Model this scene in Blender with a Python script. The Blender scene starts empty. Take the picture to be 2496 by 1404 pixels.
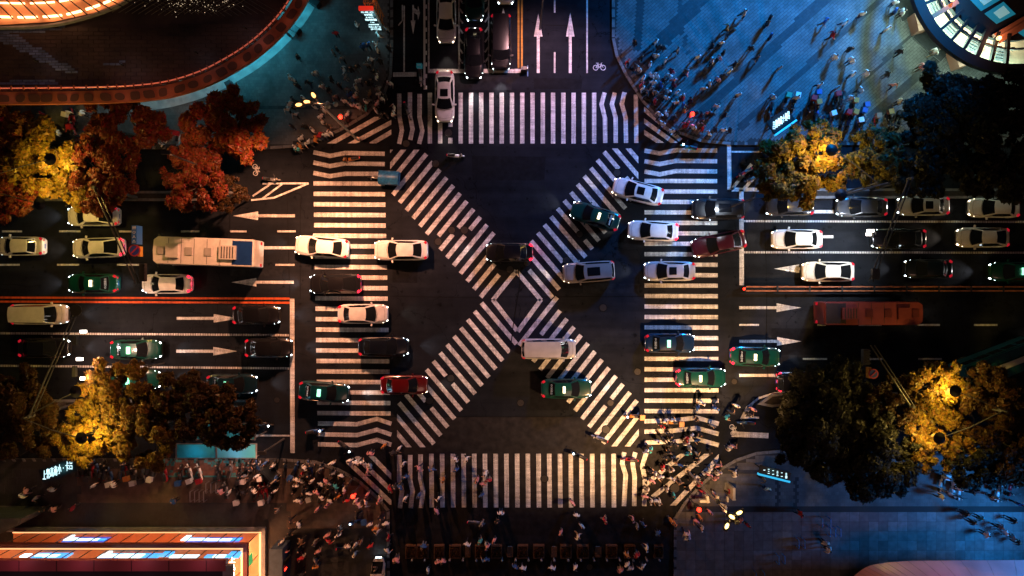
import bpy, bmesh, math, random
import numpy as np
from mathutils import Vector, Matrix
random.seed(7); RNG = np.random.default_rng(7)
SC = bpy.context.scene; COL = SC.collection
H = 64.0; PX = 26.0                      # drone height (m) and photograph pixels per metre on the ground
def G(px, py, z=0.0):                    # photograph pixel -> point at height z
    k = (1 - z / H) / PX
    return ((px - 1248) * k, (702 - py) * k, z)
# ------------------------------------------------------------------ camera, world, sun, exposure
cam = bpy.data.cameras.new('camera'); cam.sensor_width = 36; cam.lens = 36 * H / (2496 / PX)
cam.clip_end = 3000; cam.clip_start = 0.5
co = bpy.data.objects.new('camera', cam); COL.objects.link(co); co.location = (0, 0, H); SC.camera = co
W = bpy.data.worlds.new('World'); SC.world = W; W.use_nodes = True
nt = W.node_tree; sky = nt.nodes.new('ShaderNodeTexSky'); sky.sky_type = 'NISHITA'; sky.sun_disc = False
sky.sun_elevation = math.radians(-3.0); sky.sun_rotation = math.radians(200)
bg = nt.nodes['Background']; bg.inputs[1].default_value = 0.09
tint = nt.nodes.new('ShaderNodeMix'); tint.data_type = 'RGBA'; tint.blend_type = 'MULTIPLY'; tint.inputs[0].default_value = 1; tint.inputs[7].default_value = (.30, .62, 1, 1)
nt.links.new(sky.outputs[0], tint.inputs[6]); nt.links.new(tint.outputs[2], bg.inputs[0])
sl = bpy.data.lights.new('sun', 'SUN'); sl.energy = 0.11; sl.angle = math.radians(14); sl.color = (1, .50, .36)
so = bpy.data.objects.new('sun', sl); COL.objects.link(so); so.rotation_euler = (math.radians(22), 0, math.radians(30))
SC.view_settings.view_transform = 'Standard'; SC.view_settings.look = 'None'
SC.view_settings.exposure = 0; SC.view_settings.gamma = 1; SC.view_settings.use_curve_mapping = False
SC.render.engine = 'CYCLES'; SC.cycles.use_denoising = True; SC.cycles.use_light_tree = True
SC.cycles.max_bounces = 5; SC.cycles.diffuse_bounces = 2; SC.cycles.glossy_bounces = 2; SC.cycles.transmission_bounces = 3
SC.cycles.transparent_max_bounces = 4; SC.cycles.sample_clamp_indirect = 2.0; SC.cycles.caustics_reflective = False; SC.cycles.caustics_refractive = False
# ------------------------------------------------------------------ mesh helpers
class MB:
    def __init__(s): s.v = []; s.f = []; s.m = []
    def add(s, vs, fs, mi=0):
        o = len(s.v); s.v += [tuple(v) for v in vs]; s.f += [tuple(i + o for i in f) for f in fs]; s.m += [mi] * len(fs); return s
    def box(s, c, d, rz=0, mi=0, tilt=None):
        x, y, z = d[0] / 2, d[1] / 2, d[2] / 2
        vs = [Vector((a * x, b * y, e * z)) for e in (-1, 1) for b in (-1, 1) for a in (-1, 1)]
        R = Matrix.Rotation(rz, 3, 'Z')
        if tilt is not None: R = R @ tilt
        vs = [R @ v + Vector(c) for v in vs]
        return s.add(vs, [(0, 2, 3, 1), (4, 5, 7, 6), (0, 1, 5, 4), (2, 6, 7, 3), (0, 4, 6, 2), (1, 3, 7, 5)], mi)
    def tube(s, p, q, r0, r1=None, n=8, mi=0, cap=True):
        r1 = r0 if r1 is None else r1
        p, q = Vector(p), Vector(q); d = (q - p)
        if d.length < 1e-6: return s
        d.normalize(); a = d.orthogonal().normalized(); b = d.cross(a)
        vs = []
        for c, r in ((p, r0), (q, r1)):
            for i in range(n):
                t = 2 * math.pi * i / n; vs.append(c + a * (r * math.cos(t)) + b * (r * math.sin(t)))
        fs = [(i, (i + 1) % n, n + (i + 1) % n, n + i) for i in range(n)]
        if cap: fs += [tuple(range(n - 1, -1, -1)), tuple(range(n, 2 * n))]
        return s.add(vs, fs, mi)
    def path(s, pts, r, n=6, mi=0):
        for a, b in zip(pts, pts[1:]): s.tube(a, b, r, r, n, mi)
        return s
    def prism(s, poly, z0, z1, mi=0):
        if sum(a[0] * b[1] - b[0] * a[1] for a, b in zip(poly, poly[1:] + poly[:1])) < 0: poly = poly[::-1]
        n = len(poly); vs = [(p[0], p[1], z0) for p in poly] + [(p[0], p[1], z1) for p in poly]
        return s.add(vs, [tuple(range(n, 2 * n)), tuple(range(n - 1, -1, -1))] + [(i, (i + 1) % n, n + (i + 1) % n, n + i) for i in range(n)], mi)
    def sheet(s, poly, z, mi=0):
        if sum(a[0] * b[1] - b[0] * a[1] for a, b in zip(poly, poly[1:] + poly[:1])) < 0: poly = poly[::-1]
        return s.add([(p[0], p[1], z) for p in poly], [tuple(range(len(poly)))], mi)
    def disc(s, c, r, n=20, mi=0, z=None):
        return s.sheet([(c[0] + r * math.cos(2 * math.pi * i / n), c[1] + r * math.sin(2 * math.pi * i / n)) for i in range(n)], c[2] if z is None else z, mi)
    def grid(s, P, nu, nv, mi=0, flip=False):
        vs = [P(i / nu, j / nv) for j in range(nv + 1) for i in range(nu + 1)]; w = nu + 1
        fs = [(j * w + i, j * w + i + 1, (j + 1) * w + i + 1, (j + 1) * w + i) for j in range(nv) for i in range(nu)]
        if flip: fs = [f[::-1] for f in fs]
        return s.add(vs, fs, mi)
    def ball(s, c, r, n=8, mi=0, sz=1.0):
        c = Vector(c)
        return s.grid(lambda u, v: c + Vector((r * math.cos(2 * math.pi * u) * math.sin(math.pi * v), r * math.sin(2 * math.pi * u) * math.sin(math.pi * v), -r * sz * math.cos(math.pi * v))), n, max(4, n // 2), mi)
    def mesh(s, name, mats=(), smooth=False):
        me = bpy.data.meshes.new(name); me.from_pydata(s.v, [], s.f)
        for m in (mats if isinstance(mats, (list, tuple)) else [mats]): me.materials.append(m)
        if s.m and max(s.m) > 0: me.polygons.foreach_set('material_index', s.m)
        if smooth: me.polygons.foreach_set('use_smooth', [True] * len(me.polygons))
        me.validate(); me.update(); return me
    def build(s, name, mats, parent=None, smooth=False):
        return link(name, s.mesh(name, mats, smooth), parent)
def link(name, me, parent=None, loc=None, rz=None, color=None):
    o = bpy.data.objects.new(name, me); COL.objects.link(o)
    if parent is not None: o.parent = parent
    if loc is not None: o.location = loc
    if rz is not None: o.rotation_euler = (0, 0, rz)
    if color is not None: o.color = (*color, 1)
    return o
def tag(o, label=None, cat=None, group=None, kind=None):
    if label: o['label'] = label
    if cat: o['category'] = cat
    if group: o['group'] = group
    if kind: o['kind'] = kind
    return o
def thing(name, label, cat, loc=(0, 0, 0), rz=0, group=None, kind=None):
    o = bpy.data.objects.new(name, None); COL.objects.link(o); o.location = loc; o.rotation_euler = (0, 0, rz); o.empty_display_size = .3
    return tag(o, label, cat, group, kind)
def struct(o): o['kind'] = 'structure'; return o
# ------------------------------------------------------------------ lights
def light(kind, name, loc, power, color, parent=None, r=.15, target=None, ang=120, blend=.6):
    l = bpy.data.lights.new(name, kind); l.energy = power; l.color = color
    if kind in ('POINT', 'SPOT'): l.shadow_soft_size = r
    o = bpy.data.objects.new(name, l); COL.objects.link(o)
    if kind == 'SPOT': l.spot_size = math.radians(ang); l.spot_blend = blend
    if target is not None: o.rotation_euler = (Vector(target) - Vector(loc)).to_track_quat('-Z', 'Y').to_euler()
    o.location = loc
    if parent is not None:
        o.parent = parent; o.matrix_parent_inverse = Matrix.LocRotScale(parent.location, parent.rotation_euler, None).inverted()
    return o
# ------------------------------------------------------------------ materials
def mat(name, base=(.5, .5, .5), rough=.6, metal=0, emit=None, es=0, coat=0, noise=None, objcol=False, sampling=True, spec=.5, island=0, prop=None):
    m = bpy.data.materials.new(name); m.use_nodes = True; n = m.node_tree.nodes; L = m.node_tree.links; b = n['Principled BSDF']
    b.inputs['Base Color'].default_value = (*base, 1); b.inputs['Roughness'].default_value = rough; b.inputs['Metallic'].default_value = metal
    b.inputs['Specular IOR Level'].default_value = spec; b.inputs['Coat Weight'].default_value = coat; b.inputs['Coat Roughness'].default_value = .06
    src = None
    if objcol: src = n.new('ShaderNodeObjectInfo').outputs['Color']
    if prop:
        a = n.new('ShaderNodeAttribute'); a.attribute_type = 'OBJECT'; a.attribute_name = prop; src = a.outputs['Color']
    if noise or island:
        if src is None:
            c = n.new('ShaderNodeRGB'); c.outputs[0].default_value = (*base, 1); src = c.outputs[0]
        fac = None
        if noise:
            sc, amt, det = noise
            g = n.new('ShaderNodeNewGeometry'); t = n.new('ShaderNodeTexNoise'); t.inputs['Scale'].default_value = sc; t.inputs['Detail'].default_value = det
            L.new(g.outputs['Position'], t.inputs['Vector'])
            mr = n.new('ShaderNodeMapRange'); mr.inputs[1].default_value = .3; mr.inputs[2].default_value = .7; mr.inputs[3].default_value = 1 - amt; mr.inputs[4].default_value = 1 + amt
            L.new(t.outputs[0], mr.inputs[0]); fac = mr.outputs[0]
        if island:
            g2 = n.new('ShaderNodeNewGeometry'); m2 = n.new('ShaderNodeMapRange'); m2.inputs[3].default_value = 1 - island; m2.inputs[4].default_value = 1 + island
            L.new(g2.outputs['Random Per Island'], m2.inputs[0])
            if fac is None: fac = m2.outputs[0]
            else:
                mu = n.new('ShaderNodeMath'); mu.operation = 'MULTIPLY'; L.new(fac, mu.inputs[0]); L.new(m2.outputs[0], mu.inputs[1]); fac = mu.outputs[0]
        v = n.new('ShaderNodeVectorMath'); v.operation = 'SCALE'; L.new(src, v.inputs[0]); L.new(fac, v.inputs['Scale']); src = v.outputs[0]
    if src is not None: L.new(src, b.inputs['Base Color'])
    if emit is not None:
        b.inputs['Emission Color'].default_value = (*emit, 1); b.inputs['Emission Strength'].default_value = es
        if not sampling: m.cycles.emission_sampling = 'NONE'
    return m
def asphalt():
    m = mat('asphalt', (.02, .02, .022), .85, spec=.07); n = m.node_tree.nodes; L = m.node_tree.links; b = n['Principled BSDF']
    g = n.new('ShaderNodeNewGeometry')
    def noise(s, d, r=.5):
        t = n.new('ShaderNodeTexNoise'); t.inputs['Scale'].default_value = s; t.inputs['Detail'].default_value = d; t.inputs['Roughness'].default_value = r
        L.new(g.outputs['Position'], t.inputs['Vector']); return t.outputs[0]
    big, mid, fine = noise(.12, 4), noise(.9, 6, .65), noise(26, 3, .7)
    def ma(op, a, c):
        x = n.new('ShaderNodeMath'); x.operation = op
        for i, q in enumerate((a, c)):
            if isinstance(q, (int, float)): x.inputs[i].default_value = q
            else: L.new(q, x.inputs[i])
        return x.outputs[0]
    k = ma('MULTIPLY', ma('ADD', ma('MULTIPLY', big, 1.1), .25), ma('ADD', ma('MULTIPLY', mid, .9), .3))
    k = ma('MULTIPLY', k, ma('ADD', ma('MULTIPLY', fine, 1.5), .3))
    # polished wheel tracks and drips drawn out along the driving directions
    for sc_, am_ in (((.05, .9, 1), 1.6), ((.8, .05, 1), .5)):
        mp = n.new('ShaderNodeMapping'); mp.inputs['Scale'].default_value = sc_; L.new(g.outputs['Position'], mp.inputs['Vector'])
        t = n.new('ShaderNodeTexNoise'); t.inputs['Scale'].default_value = 1; t.inputs['Detail'].default_value = 5; t.inputs['Roughness'].default_value = .6; L.new(mp.outputs[0], t.inputs['Vector'])
        k = ma('MULTIPLY', k, ma('ADD', ma('MULTIPLY', t.outputs[0], am_), 1 - am_ / 2))
    sp = noise(1.7, 2, .4); stn = n.new('ShaderNodeMapRange'); stn.inputs[1].default_value = .66; stn.inputs[2].default_value = .74; stn.inputs[3].default_value = 1; stn.inputs[4].default_value = .35; L.new(sp, stn.inputs[0]); k = ma('MULTIPLY', k, stn.outputs[0])
    # cracks
    vo = n.new('ShaderNodeTexVoronoi'); vo.feature = 'DISTANCE_TO_EDGE'; vo.inputs['Scale'].default_value = .11
    wv = n.new('ShaderNodeTexNoise'); wv.inputs['Scale'].default_value = .5; wv.inputs['Detail'].default_value = 5; L.new(g.outputs['Position'], wv.inputs['Vector'])
    mx = n.new('ShaderNodeVectorMath'); mx.operation = 'SCALE'; mx.inputs['Scale'].default_value = 3.0; L.new(wv.outputs['Color'], mx.inputs[0])
    ad = n.new('ShaderNodeVectorMath'); L.new(g.outputs['Position'], ad.inputs[0]); L.new(mx.outputs[0], ad.inputs[1]); L.new(ad.outputs[0], vo.inputs['Vector'])
    cr = ma('GREATER_THAN', vo.outputs[0], .0028); k = ma('MULTIPLY', k, ma('ADD', ma('MULTIPLY', cr, .6), .4))
    v = n.new('ShaderNodeVectorMath'); v.operation = 'SCALE'; v.inputs[0].default_value = (.0178, .0205, .0265); L.new(k, v.inputs['Scale']); L.new(v.outputs[0], b.inputs['Base Color'])
    bp = n.new('ShaderNodeBump'); bp.inputs['Strength'].default_value = .35; bp.inputs['Distance'].default_value = .02; L.new(fine, bp.inputs['Height']); L.new(bp.outputs[0], b.inputs['Normal'])
    return m
def paint(name, base, wear=.50):
    m = mat(name, base, .7, spec=.2); n = m.node_tree.nodes; L = m.node_tree.links; b = n['Principled BSDF']; g = n.new('ShaderNodeNewGeometry')
    out = []
    for s, d, r in ((9, 8, .75), (.8, 4, .6), (40, 3, .7)):
        t = n.new('ShaderNodeTexNoise'); t.inputs['Scale'].default_value = s; t.inputs['Detail'].default_value = d; t.inputs['Roughness'].default_value = r; L.new(g.outputs['Position'], t.inputs['Vector']); out.append(t.outputs[0])
    a = n.new('ShaderNodeMath'); a.operation = 'MULTIPLY_ADD'; L.new(out[1], a.inputs[0]); a.inputs[1].default_value = .5; L.new(out[0], a.inputs[2])
    mr = n.new('ShaderNodeMapRange'); mr.inputs[1].default_value = wear; mr.inputs[2].default_value = wear + .28; mr.inputs[3].default_value = .22; mr.inputs[4].default_value = 1.0; L.new(a.outputs[0], mr.inputs[0])
    m2 = n.new('ShaderNodeMath'); m2.operation = 'MULTIPLY_ADD'; L.new(out[2], m2.inputs[0]); m2.inputs[1].default_value = .5; m2.inputs[2].default_value = .75
    m3 = n.new('ShaderNodeMath'); m3.operation = 'MULTIPLY'; L.new(m2.outputs[0], m3.inputs[0]); L.new(mr.outputs[0], m3.inputs[1])
    for sc_ in ((.25, 5, 1), (5, .25, 1)):                     # rubber smears drawn along the two driving directions
        mp = n.new('ShaderNodeMapping'); mp.inputs['Scale'].default_value = sc_; L.new(g.outputs['Position'], mp.inputs['Vector'])
        t = n.new('ShaderNodeTexNoise'); t.inputs['Scale'].default_value = .7; t.inputs['Detail'].default_value = 6; t.inputs['Roughness'].default_value = .65; L.new(mp.outputs[0], t.inputs['Vector'])
        q = n.new('ShaderNodeMapRange'); q.inputs[1].default_value = .38; q.inputs[2].default_value = .60; q.inputs[3].default_value = .62; q.inputs[4].default_value = 1; L.new(t.outputs[0], q.inputs[0])
        m4 = n.new('ShaderNodeMath'); m4.operation = 'MULTIPLY'; L.new(m3.outputs[0], m4.inputs[0]); L.new(q.outputs[0], m4.inputs[1]); m3 = m4
    v = n.new('ShaderNodeVectorMath'); v.operation = 'SCALE'; v.inputs[0].default_value = base; L.new(m3.outputs[0], v.inputs['Scale']); L.new(v.outputs[0], b.inputs['Base Color'])
    return m
def leaf_mat():
    m = bpy.data.materials.new('foliage'); m.use_nodes = True; n = m.node_tree.nodes; L = m.node_tree.links; b = n['Principled BSDF']
    oi = n.new('ShaderNodeObjectInfo'); g = n.new('ShaderNodeNewGeometry')
    mr = n.new('ShaderNodeMapRange'); mr.inputs[3].default_value = .45; mr.inputs[4].default_value = 1.5; L.new(g.outputs['Random Per Island'], mr.inputs[0])
    v = n.new('ShaderNodeVectorMath'); v.operation = 'SCALE'; L.new(oi.outputs['Color'], v.inputs[0]); L.new(mr.outputs[0], v.inputs['Scale']); hs = n.new('ShaderNodeHueSaturation'); hr = n.new('ShaderNodeMapRange'); hr.inputs[3].default_value = .468; hr.inputs[4].default_value = .535; wn = n.new('ShaderNodeTexWhiteNoise'); wn.noise_dimensions = '1D'; L.new(g.outputs['Random Per Island'], wn.inputs['W']); L.new(wn.outputs['Value'], hr.inputs[0]); L.new(hr.outputs[0], hs.inputs['Hue']); L.new(v.outputs[0], hs.inputs['Color']); v = hs
    L.new(v.outputs[0], b.inputs['Base Color'])
    b.inputs['Roughness'].default_value = .45; b.inputs['Specular IOR Level'].default_value = .2
    tr = n.new('ShaderNodeBsdfTranslucent'); L.new(v.outputs[0], tr.inputs[0]); mx = n.new('ShaderNodeMixShader'); mx.inputs[0].default_value = .3
    L.new(b.outputs[0], mx.inputs[1]); L.new(tr.outputs[0], mx.inputs[2]); L.new(mx.outputs[0], n['Material Output'].inputs[0]); return m
M = {}
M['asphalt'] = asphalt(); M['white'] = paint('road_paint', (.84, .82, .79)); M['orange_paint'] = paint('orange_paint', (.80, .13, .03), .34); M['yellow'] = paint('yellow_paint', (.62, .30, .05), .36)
M['patch'] = mat('patch_asphalt', (.0195, .0185, .0185), .88, noise=(1.6, .4, 8), spec=.1); M['tar'] = mat('tar_seal', (.003, .003, .003), .6, spec=.1)
M['kerb'] = mat('kerb_stone', (.14, .14, .14), .8, noise=(3, .3, 4)); M['kerb_dark'] = mat('kerb_dark', (.045, .045, .05), .8, noise=(3, .3, 4))
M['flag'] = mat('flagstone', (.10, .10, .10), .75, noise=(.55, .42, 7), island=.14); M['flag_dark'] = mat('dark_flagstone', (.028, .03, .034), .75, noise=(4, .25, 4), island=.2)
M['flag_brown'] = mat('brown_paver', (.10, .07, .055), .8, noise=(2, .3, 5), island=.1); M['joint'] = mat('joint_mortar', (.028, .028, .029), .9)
M['slab'] = mat('granite_slab', (.085, .088, .095), .5, noise=(2.2, .3, 5)); M['metal'] = mat('galvanised_steel', (.35, .36, .38), .4, .8); M['darkmetal'] = mat('dark_steel', (.03, .03, .033), .45, .4)
M['polemetal'] = mat('pole_paint', (.05, .05, .055), .55, .1); M['iron'] = mat('cast_iron', (.03, .027, .026), .55, .5, noise=(20, .3, 3))
M['soil'] = mat('soil', (.02, .016, .012), .95, noise=(6, .4, 5)); M['concrete'] = mat('concrete', (.2, .2, .2), .8, noise=(2, .2, 5)); M['bark'] = mat('bark', (.05, .04, .03), .9, noise=(8, .4, 5))
M['leaf'] = leaf_mat()
M['car'] = mat('car_paint', rough=.28, coat=.8, objcol=True, noise=(1.9, .10, 6)); M['glass'] = mat('tinted_glass', (.008, .009, .011), .06, spec=.6); M['rubber'] = mat('rubber', (.012, .012, .012), .85)
M['trim'] = mat('black_trim', (.015, .015, .016), .4); M['chrome'] = mat('chrome', (.6, .6, .62), .15, 1.0); M['plate'] = mat('number_plate', (.03, .08, .35), .4)
M['head'] = mat('headlamp_lens', (.9, .9, .9), .1, emit=(.75, .92, 1), es=14, sampling=False); M['headwarm'] = mat('warm_headlamp_lens', (.9, .9, .9), .1, emit=(1, .8, .55), es=10, sampling=False)
M['tail'] = mat('tail_lamp_lens', (.35, .01, .02), .15, emit=(1, .02, .05), es=.35, sampling=False); M['brake'] = mat('brake_lamp_lens', (.5, .01, .02), .15, emit=(1, .02, .05), es=3.0, sampling=False); M['sign_on'] = mat('lit_roof_sign', (.9, .85, .6), .3, emit=(1, .85, .5), es=3.2, sampling=False)
M['sign_green'] = mat('green_roof_sign', (.2, .9, .5), .3, emit=(.3, 1, .6), es=2.2, sampling=False); M['letters'] = mat('window_letters', (.5, .6, .7), .5, emit=(.4, .6, .8), es=.10, sampling=False)
M['skin'] = mat('skin', (.42, .25, .17), .55); M['hair'] = mat('hair', (.012, .01, .009), .5); M['shoe'] = mat('shoes', (.08, .08, .08), .6)
M['top'] = mat('clothing_top', rough=.85, objcol=True, noise=(30, .12, 3)); M['trousers'] = mat('clothing_trousers', rough=.9, prop='trousers')
M['paintobj'] = mat('coloured_paint', rough=.4, coat=.3, objcol=True); M['seat'] = mat('vinyl_seat', (.015, .014, .014), .5)
M['mast_lamp'] = mat('mast_lamp_lens', (.9, .8, .6), .2, emit=(1, .42, .12), es=4, sampling=False); M['yellow_lamp'] = mat('mast_lamp_lens_yellow', (.9, .8, .5), .2, emit=(1, .66, .2), es=5, sampling=False)
M['cold_lamp'] = mat('strobe_lens', (.9, .9, .9), .2, emit=(1, .9, .82), es=8, sampling=False); M['off_lamp'] = mat('lamp_glass', (.5, .45, .38), .25)
M['red_lamp'] = mat('red_signal', (.8, .02, .01), .2, emit=(1, .02, .008), es=9, sampling=False)
# ------------------------------------------------------------------ ground, road, pavements
def PG(pts, z=0): return [G(x, y, z)[:2] for x, y in pts]
g = MB(); g.sheet([(-900, -900), (900, -900), (900, 900), (-900, 900)], -.2); struct(g.build('ground', mat('city_ground', (.02, .02, .022), .9, noise=(.1, .3, 4))))
g = MB(); g.sheet([(-300, -60), (300, -60), (300, 60), (-300, 60)], 0); ROAD = struct(g.build('road', M['asphalt']))
g = MB(); g.sheet(PG([(948, 1017), (1200, 1015), (1558, 1017), (1640, 1040), (1640, 1700), (955, 1700), (955, 1100)]), .003); struct(g.build('road_patch', M['patch']))
CURB = .13
NWP = [(-400, 364), (660, 364), (720, 360), (775, 345), (830, 321), (895, 283), (938, 236), (956, 185), (959, 120), (958, -300), (-400, -300)]
NEP = [(1491, -300), (1491, 95), (1500, 138), (1524, 187), (1563, 248), (1597, 287), (1648, 325), (1708, 347), (1780, 354), (2900, 354), (2900, -300)]
SEP = [(2900, 1096), (1900, 1096), (1842, 1101), (1792, 1118), (1742, 1147), (1702, 1182), (1664, 1226), (1642, 1262), (1640, 1700), (2900, 1700)]
SWP = [(-400, 1117), (690, 1117), (770, 1122), (828, 1142), (878, 1170), (923, 1210), (950, 1242), (952, 1700), (-400, 1700)]
def inset(poly, d):                      # simple inward offset in pixels
    n = len(poly); A = sum(a[0] * b[1] - b[0] * a[1] for a, b in zip(poly, poly[1:] + poly[:1])); s = 1 if A > 0 else -1; out = []
    for i in range(n):
        p, q, r = Vector(poly[i - 1]), Vector(poly[i]), Vector(poly[(i + 1) % n])
        a, b = (q - p).normalized(), (r - q).normalized(); na, nb = Vector((-a.y, a.x)) * s, Vector((-b.y, b.x)) * s; t = (na + nb)
        t = t / max(.3, t.dot(na)); out.append(tuple(q + t * d))
    return out
PAVE = []
for poly in (NWP, NEP, SEP, SWP):
    b = MB(); b.prism(PG(poly), -.19, CURB - .008); o = struct(b.build('pavement', M['joint']))
    inn = inset(poly, 7); k = MB(); n = len(poly)
    P0, P1 = PG(poly), PG(inn)
    # kerb stones, one by one along the road edge
    ks = MB(); cnt = 0
    for i in range(n - 1):
        a, c, d, e = Vector(P0[i]), Vector(P0[i + 1]), Vector(P1[i + 1]), Vector(P1[i]); L_ = (c - a).length
        if max(abs(a.x), abs(c.x)) > 80 and L_ < 5: continue
        m_ = max(1, round(L_ / .95))
        for j in range(m_):
            t0, t1 = j / m_ + .008, (j + 1) / m_ - .008
            q = [a.lerp(c, t0), a.lerp(c, t1), e.lerp(d, t1), e.lerp(d, t0)]
            if max(abs(v.x) for v in q) > 52 or max(abs(v.y) for v in q) > 30: continue
            ks.prism([tuple(v) for v in q], -.02, CURB + .012 + random.uniform(0, .006))
    kb = ks.build('kerb', M['kerb'], o); kb['kind'] = 'stuff'
    PAVE.append(o)
def inpoly(X, Y, poly):
    ins = np.zeros(X.shape, bool); n = len(poly)
    for i in range(n):
        x0, y0 = poly[i]; x1, y1 = poly[(i + 1) % n]
        if y0 == y1: continue
        c = ((y0 > Y) != (y1 > Y)) & (X < (x1 - x0) * (Y - y0) / (y1 - y0) + x0); ins ^= c
    return ins
def pavers(name, poly, bond, lx, ly, ang, mats, zt, parent, dark=None, jt=.010, seed=1, jitter=.0015):
    """bonded small pavers as one mesh: a top and four chamfer-like sides each"""
    P = np.array(PG(poly)); ca, sa = math.cos(ang), math.sin(ang)
    U = P[:, 0] * ca + P[:, 1] * sa; V = -P[:, 0] * sa + P[:, 1] * ca
    nu = int((U.max() - U.min()) / lx) + 2; nv = int((V.max() - V.min()) / ly) + 2
    I, J = np.meshgrid(np.arange(nu), np.arange(nv)); u = U.min() + (I + bond * (J % 2)) * lx; v = V.min() + J * ly
    x = u * ca - v * sa; y = u * sa + v * ca; m = np.ones(x.shape, bool)
    for du, dv in ((0, 0), (lx * .5, 0), (-lx * .5, 0), (0, ly * .5), (0, -ly * .5)): m &= inpoly(x + du * ca - dv * sa, y + du * sa + dv * ca, [tuple(p) for p in P])
    m &= (np.abs(x) < 50) & (np.abs(y) < 29.5)
    x, y = x[m], y[m]; n = len(x); r = np.random.default_rng(seed); z = zt + r.uniform(-jitter, jitter, n)
    hx, hy = lx / 2 - jt / 2, ly / 2 - jt / 2; vs = np.zeros((n, 8, 3))
    for k, (a, b2, zz, s_) in enumerate([(-1, -1, 0, 1), (1, -1, 0, 1), (1, 1, 0, 1), (-1, 1, 0, 1), (-1, -1, 1, 1), (1, -1, 1, 1), (1, 1, 1, 1), (-1, 1, 1, 1)]):
        du, dv = a * hx, b2 * hy; vs[:, k, 0] = x + du * ca - dv * sa; vs[:, k, 1] = y + du * sa + dv * ca; vs[:, k, 2] = z if zz else zt - .05
    base = np.array([[4, 5, 6, 7], [0, 1, 5, 4], [1, 2, 6, 5], [2, 3, 7, 6], [3, 0, 4, 7]]); F = (base[None] + (np.arange(n) * 8)[:, None, None]).reshape(-1, 4)
    me = bpy.data.meshes.new(name); me.vertices.add(n * 8); me.vertices.foreach_set('co', vs.ravel())
    me.loops.add(F.size); me.loops.foreach_set('vertex_index', F.ravel().astype(np.int32)); me.polygons.add(len(F)); me.polygons.foreach_set('loop_start', np.arange(0, F.size, 4).astype(np.int32))
    for mm in mats: me.materials.append(mm)
    if dark is not None:
        d = dark(x, y).astype(np.int32); me.polygons.foreach_set('material_index', np.repeat(d, 5).astype(np.int32))
    me.update(calc_edges=True); me.shade_flat(); o = link(name, me, parent); o['kind'] = 'stuff'; return o
def near_seg(x, y, a, b, w):
    ax, ay = G(*a)[:2]; bx, by = G(*b)[:2]; dx, dy = bx - ax, by - ay; t = np.clip(((x - ax) * dx + (y - ay) * dy) / (dx * dx + dy * dy), 0, 1)
    return np.hypot(x - ax - t * dx, y - ay - t * dy) < w / 2 / PX
BANDS = [((1740, -40), (1620, 95), 36), ((2050, -40), (1700, 285), 24), ((2180, -35), (1800, 315), 14), ((2260, 50), (1990, 305), 9), ((2310, 120), (2120, 290), 22), ((1655, -20), (1660, 60), 7), ((1660, 60), (1675, 130), 7), ((1675, 130), (1705, 182), 7), ((1705, 182), (1760, 235), 7), ((1560, -20), (1553, 120), 14), ((1620, 95), (1540, 165), 30)]
def darkNE(x, y):
    d = np.zeros(x.shape, bool)
    for a, b, w in BANDS: d |= near_seg(x, y, a, b, w)
    return d
NEi = inset(NEP, 7.5); pavers('paver', [p for p in NEi[:9]] + [(2900, 246), (2900, -290)] if False else NEi, .5, .50, .25, math.radians(41), [M['flag'], M['flag_dark']], CURB, PAVE[1], darkNE, seed=2, jt=.026)
NWi = inset(NWP, 7.5)
pavers('paver', NWi, .5, .30, .30, 0, [M['flag'], M['flag_dark']], CURB, PAVE[0], lambda x, y: (near_seg(x, y, (560, 262), (960, 262), 10) | near_seg(x, y, (190, 330), (700, 330), 6) | near_seg(x, y, (186, 250), (186, 330), 10)), seed=3)
SWi = inset(SWP, 7.5)
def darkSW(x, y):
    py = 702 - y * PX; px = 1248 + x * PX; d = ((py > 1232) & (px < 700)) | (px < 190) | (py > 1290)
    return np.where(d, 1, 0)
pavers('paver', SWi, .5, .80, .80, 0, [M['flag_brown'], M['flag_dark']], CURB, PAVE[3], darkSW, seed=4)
# lower right: small setts along the kerb, a dark channel, then large granite slabs (each slab its own object)
SEi = inset(SEP, 7.5)
top_strip = SEi[:8] + [(1645, 1262), (1690, 1236), (2895, 1236)]
pavers('paver', top_strip, .5, .34, .34, 0, [M['flag'], M['flag_dark']], CURB, PAVE[2], lambda x, y: near_seg(x, y, (1893, 1165), (1893, 1237), 9) | near_seg(x, y, (1940, 1165), (1940, 1237), 9) | near_seg(x, y, (1720, 1152), (1900, 1152), 8), seed=5)
ch = MB(); ch.prism(PG([(1690, 1237), (2560, 1237), (2560, 1245), (1690, 1245)]), .02, CURB - .01); tag(ch.build('drain_channel', M['kerb_dark'], PAVE[2]))
sz = .90; x0, y0 = G(1648, 1247)[:2]; slabme = [MB().box((0, 0, CURB - .045), (sz - .014, sz - .014, .09)).mesh('slab', M['slab']) for _ in range(1)]
pool = []
for s_ in range(6):
    v = .07 + .012 * s_; pool.append(mat('granite_slab', (v, v * 1.03, v * 1.1), .5, noise=(2.2, .25, 5)))
slabms = [MB().box((0, 0, CURB - .045), (sz - .02, sz - .02, .09)).mesh('slab', m_) for m_ in pool]
cnt = 0; rest = MB()
for j in range(8):
    for i in range(38):
        x, y = x0 + (i + .5) * sz, y0 - (j + .5) * sz
        if x > 49 or y < -27.6: continue
        if cnt < 290: link('slab', slabms[random.choice([0, 1, 1, 2, 2, 3, 3, 4, 5])], PAVE[2], (x, y, random.uniform(-.003, .003))); cnt += 1
        else: rest.box((x, y, CURB - .045), (sz - .02, sz - .02, .09))
if rest.v: rest.build('slab', M['slab'], PAVE[2])['kind'] = 'stuff'
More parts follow.
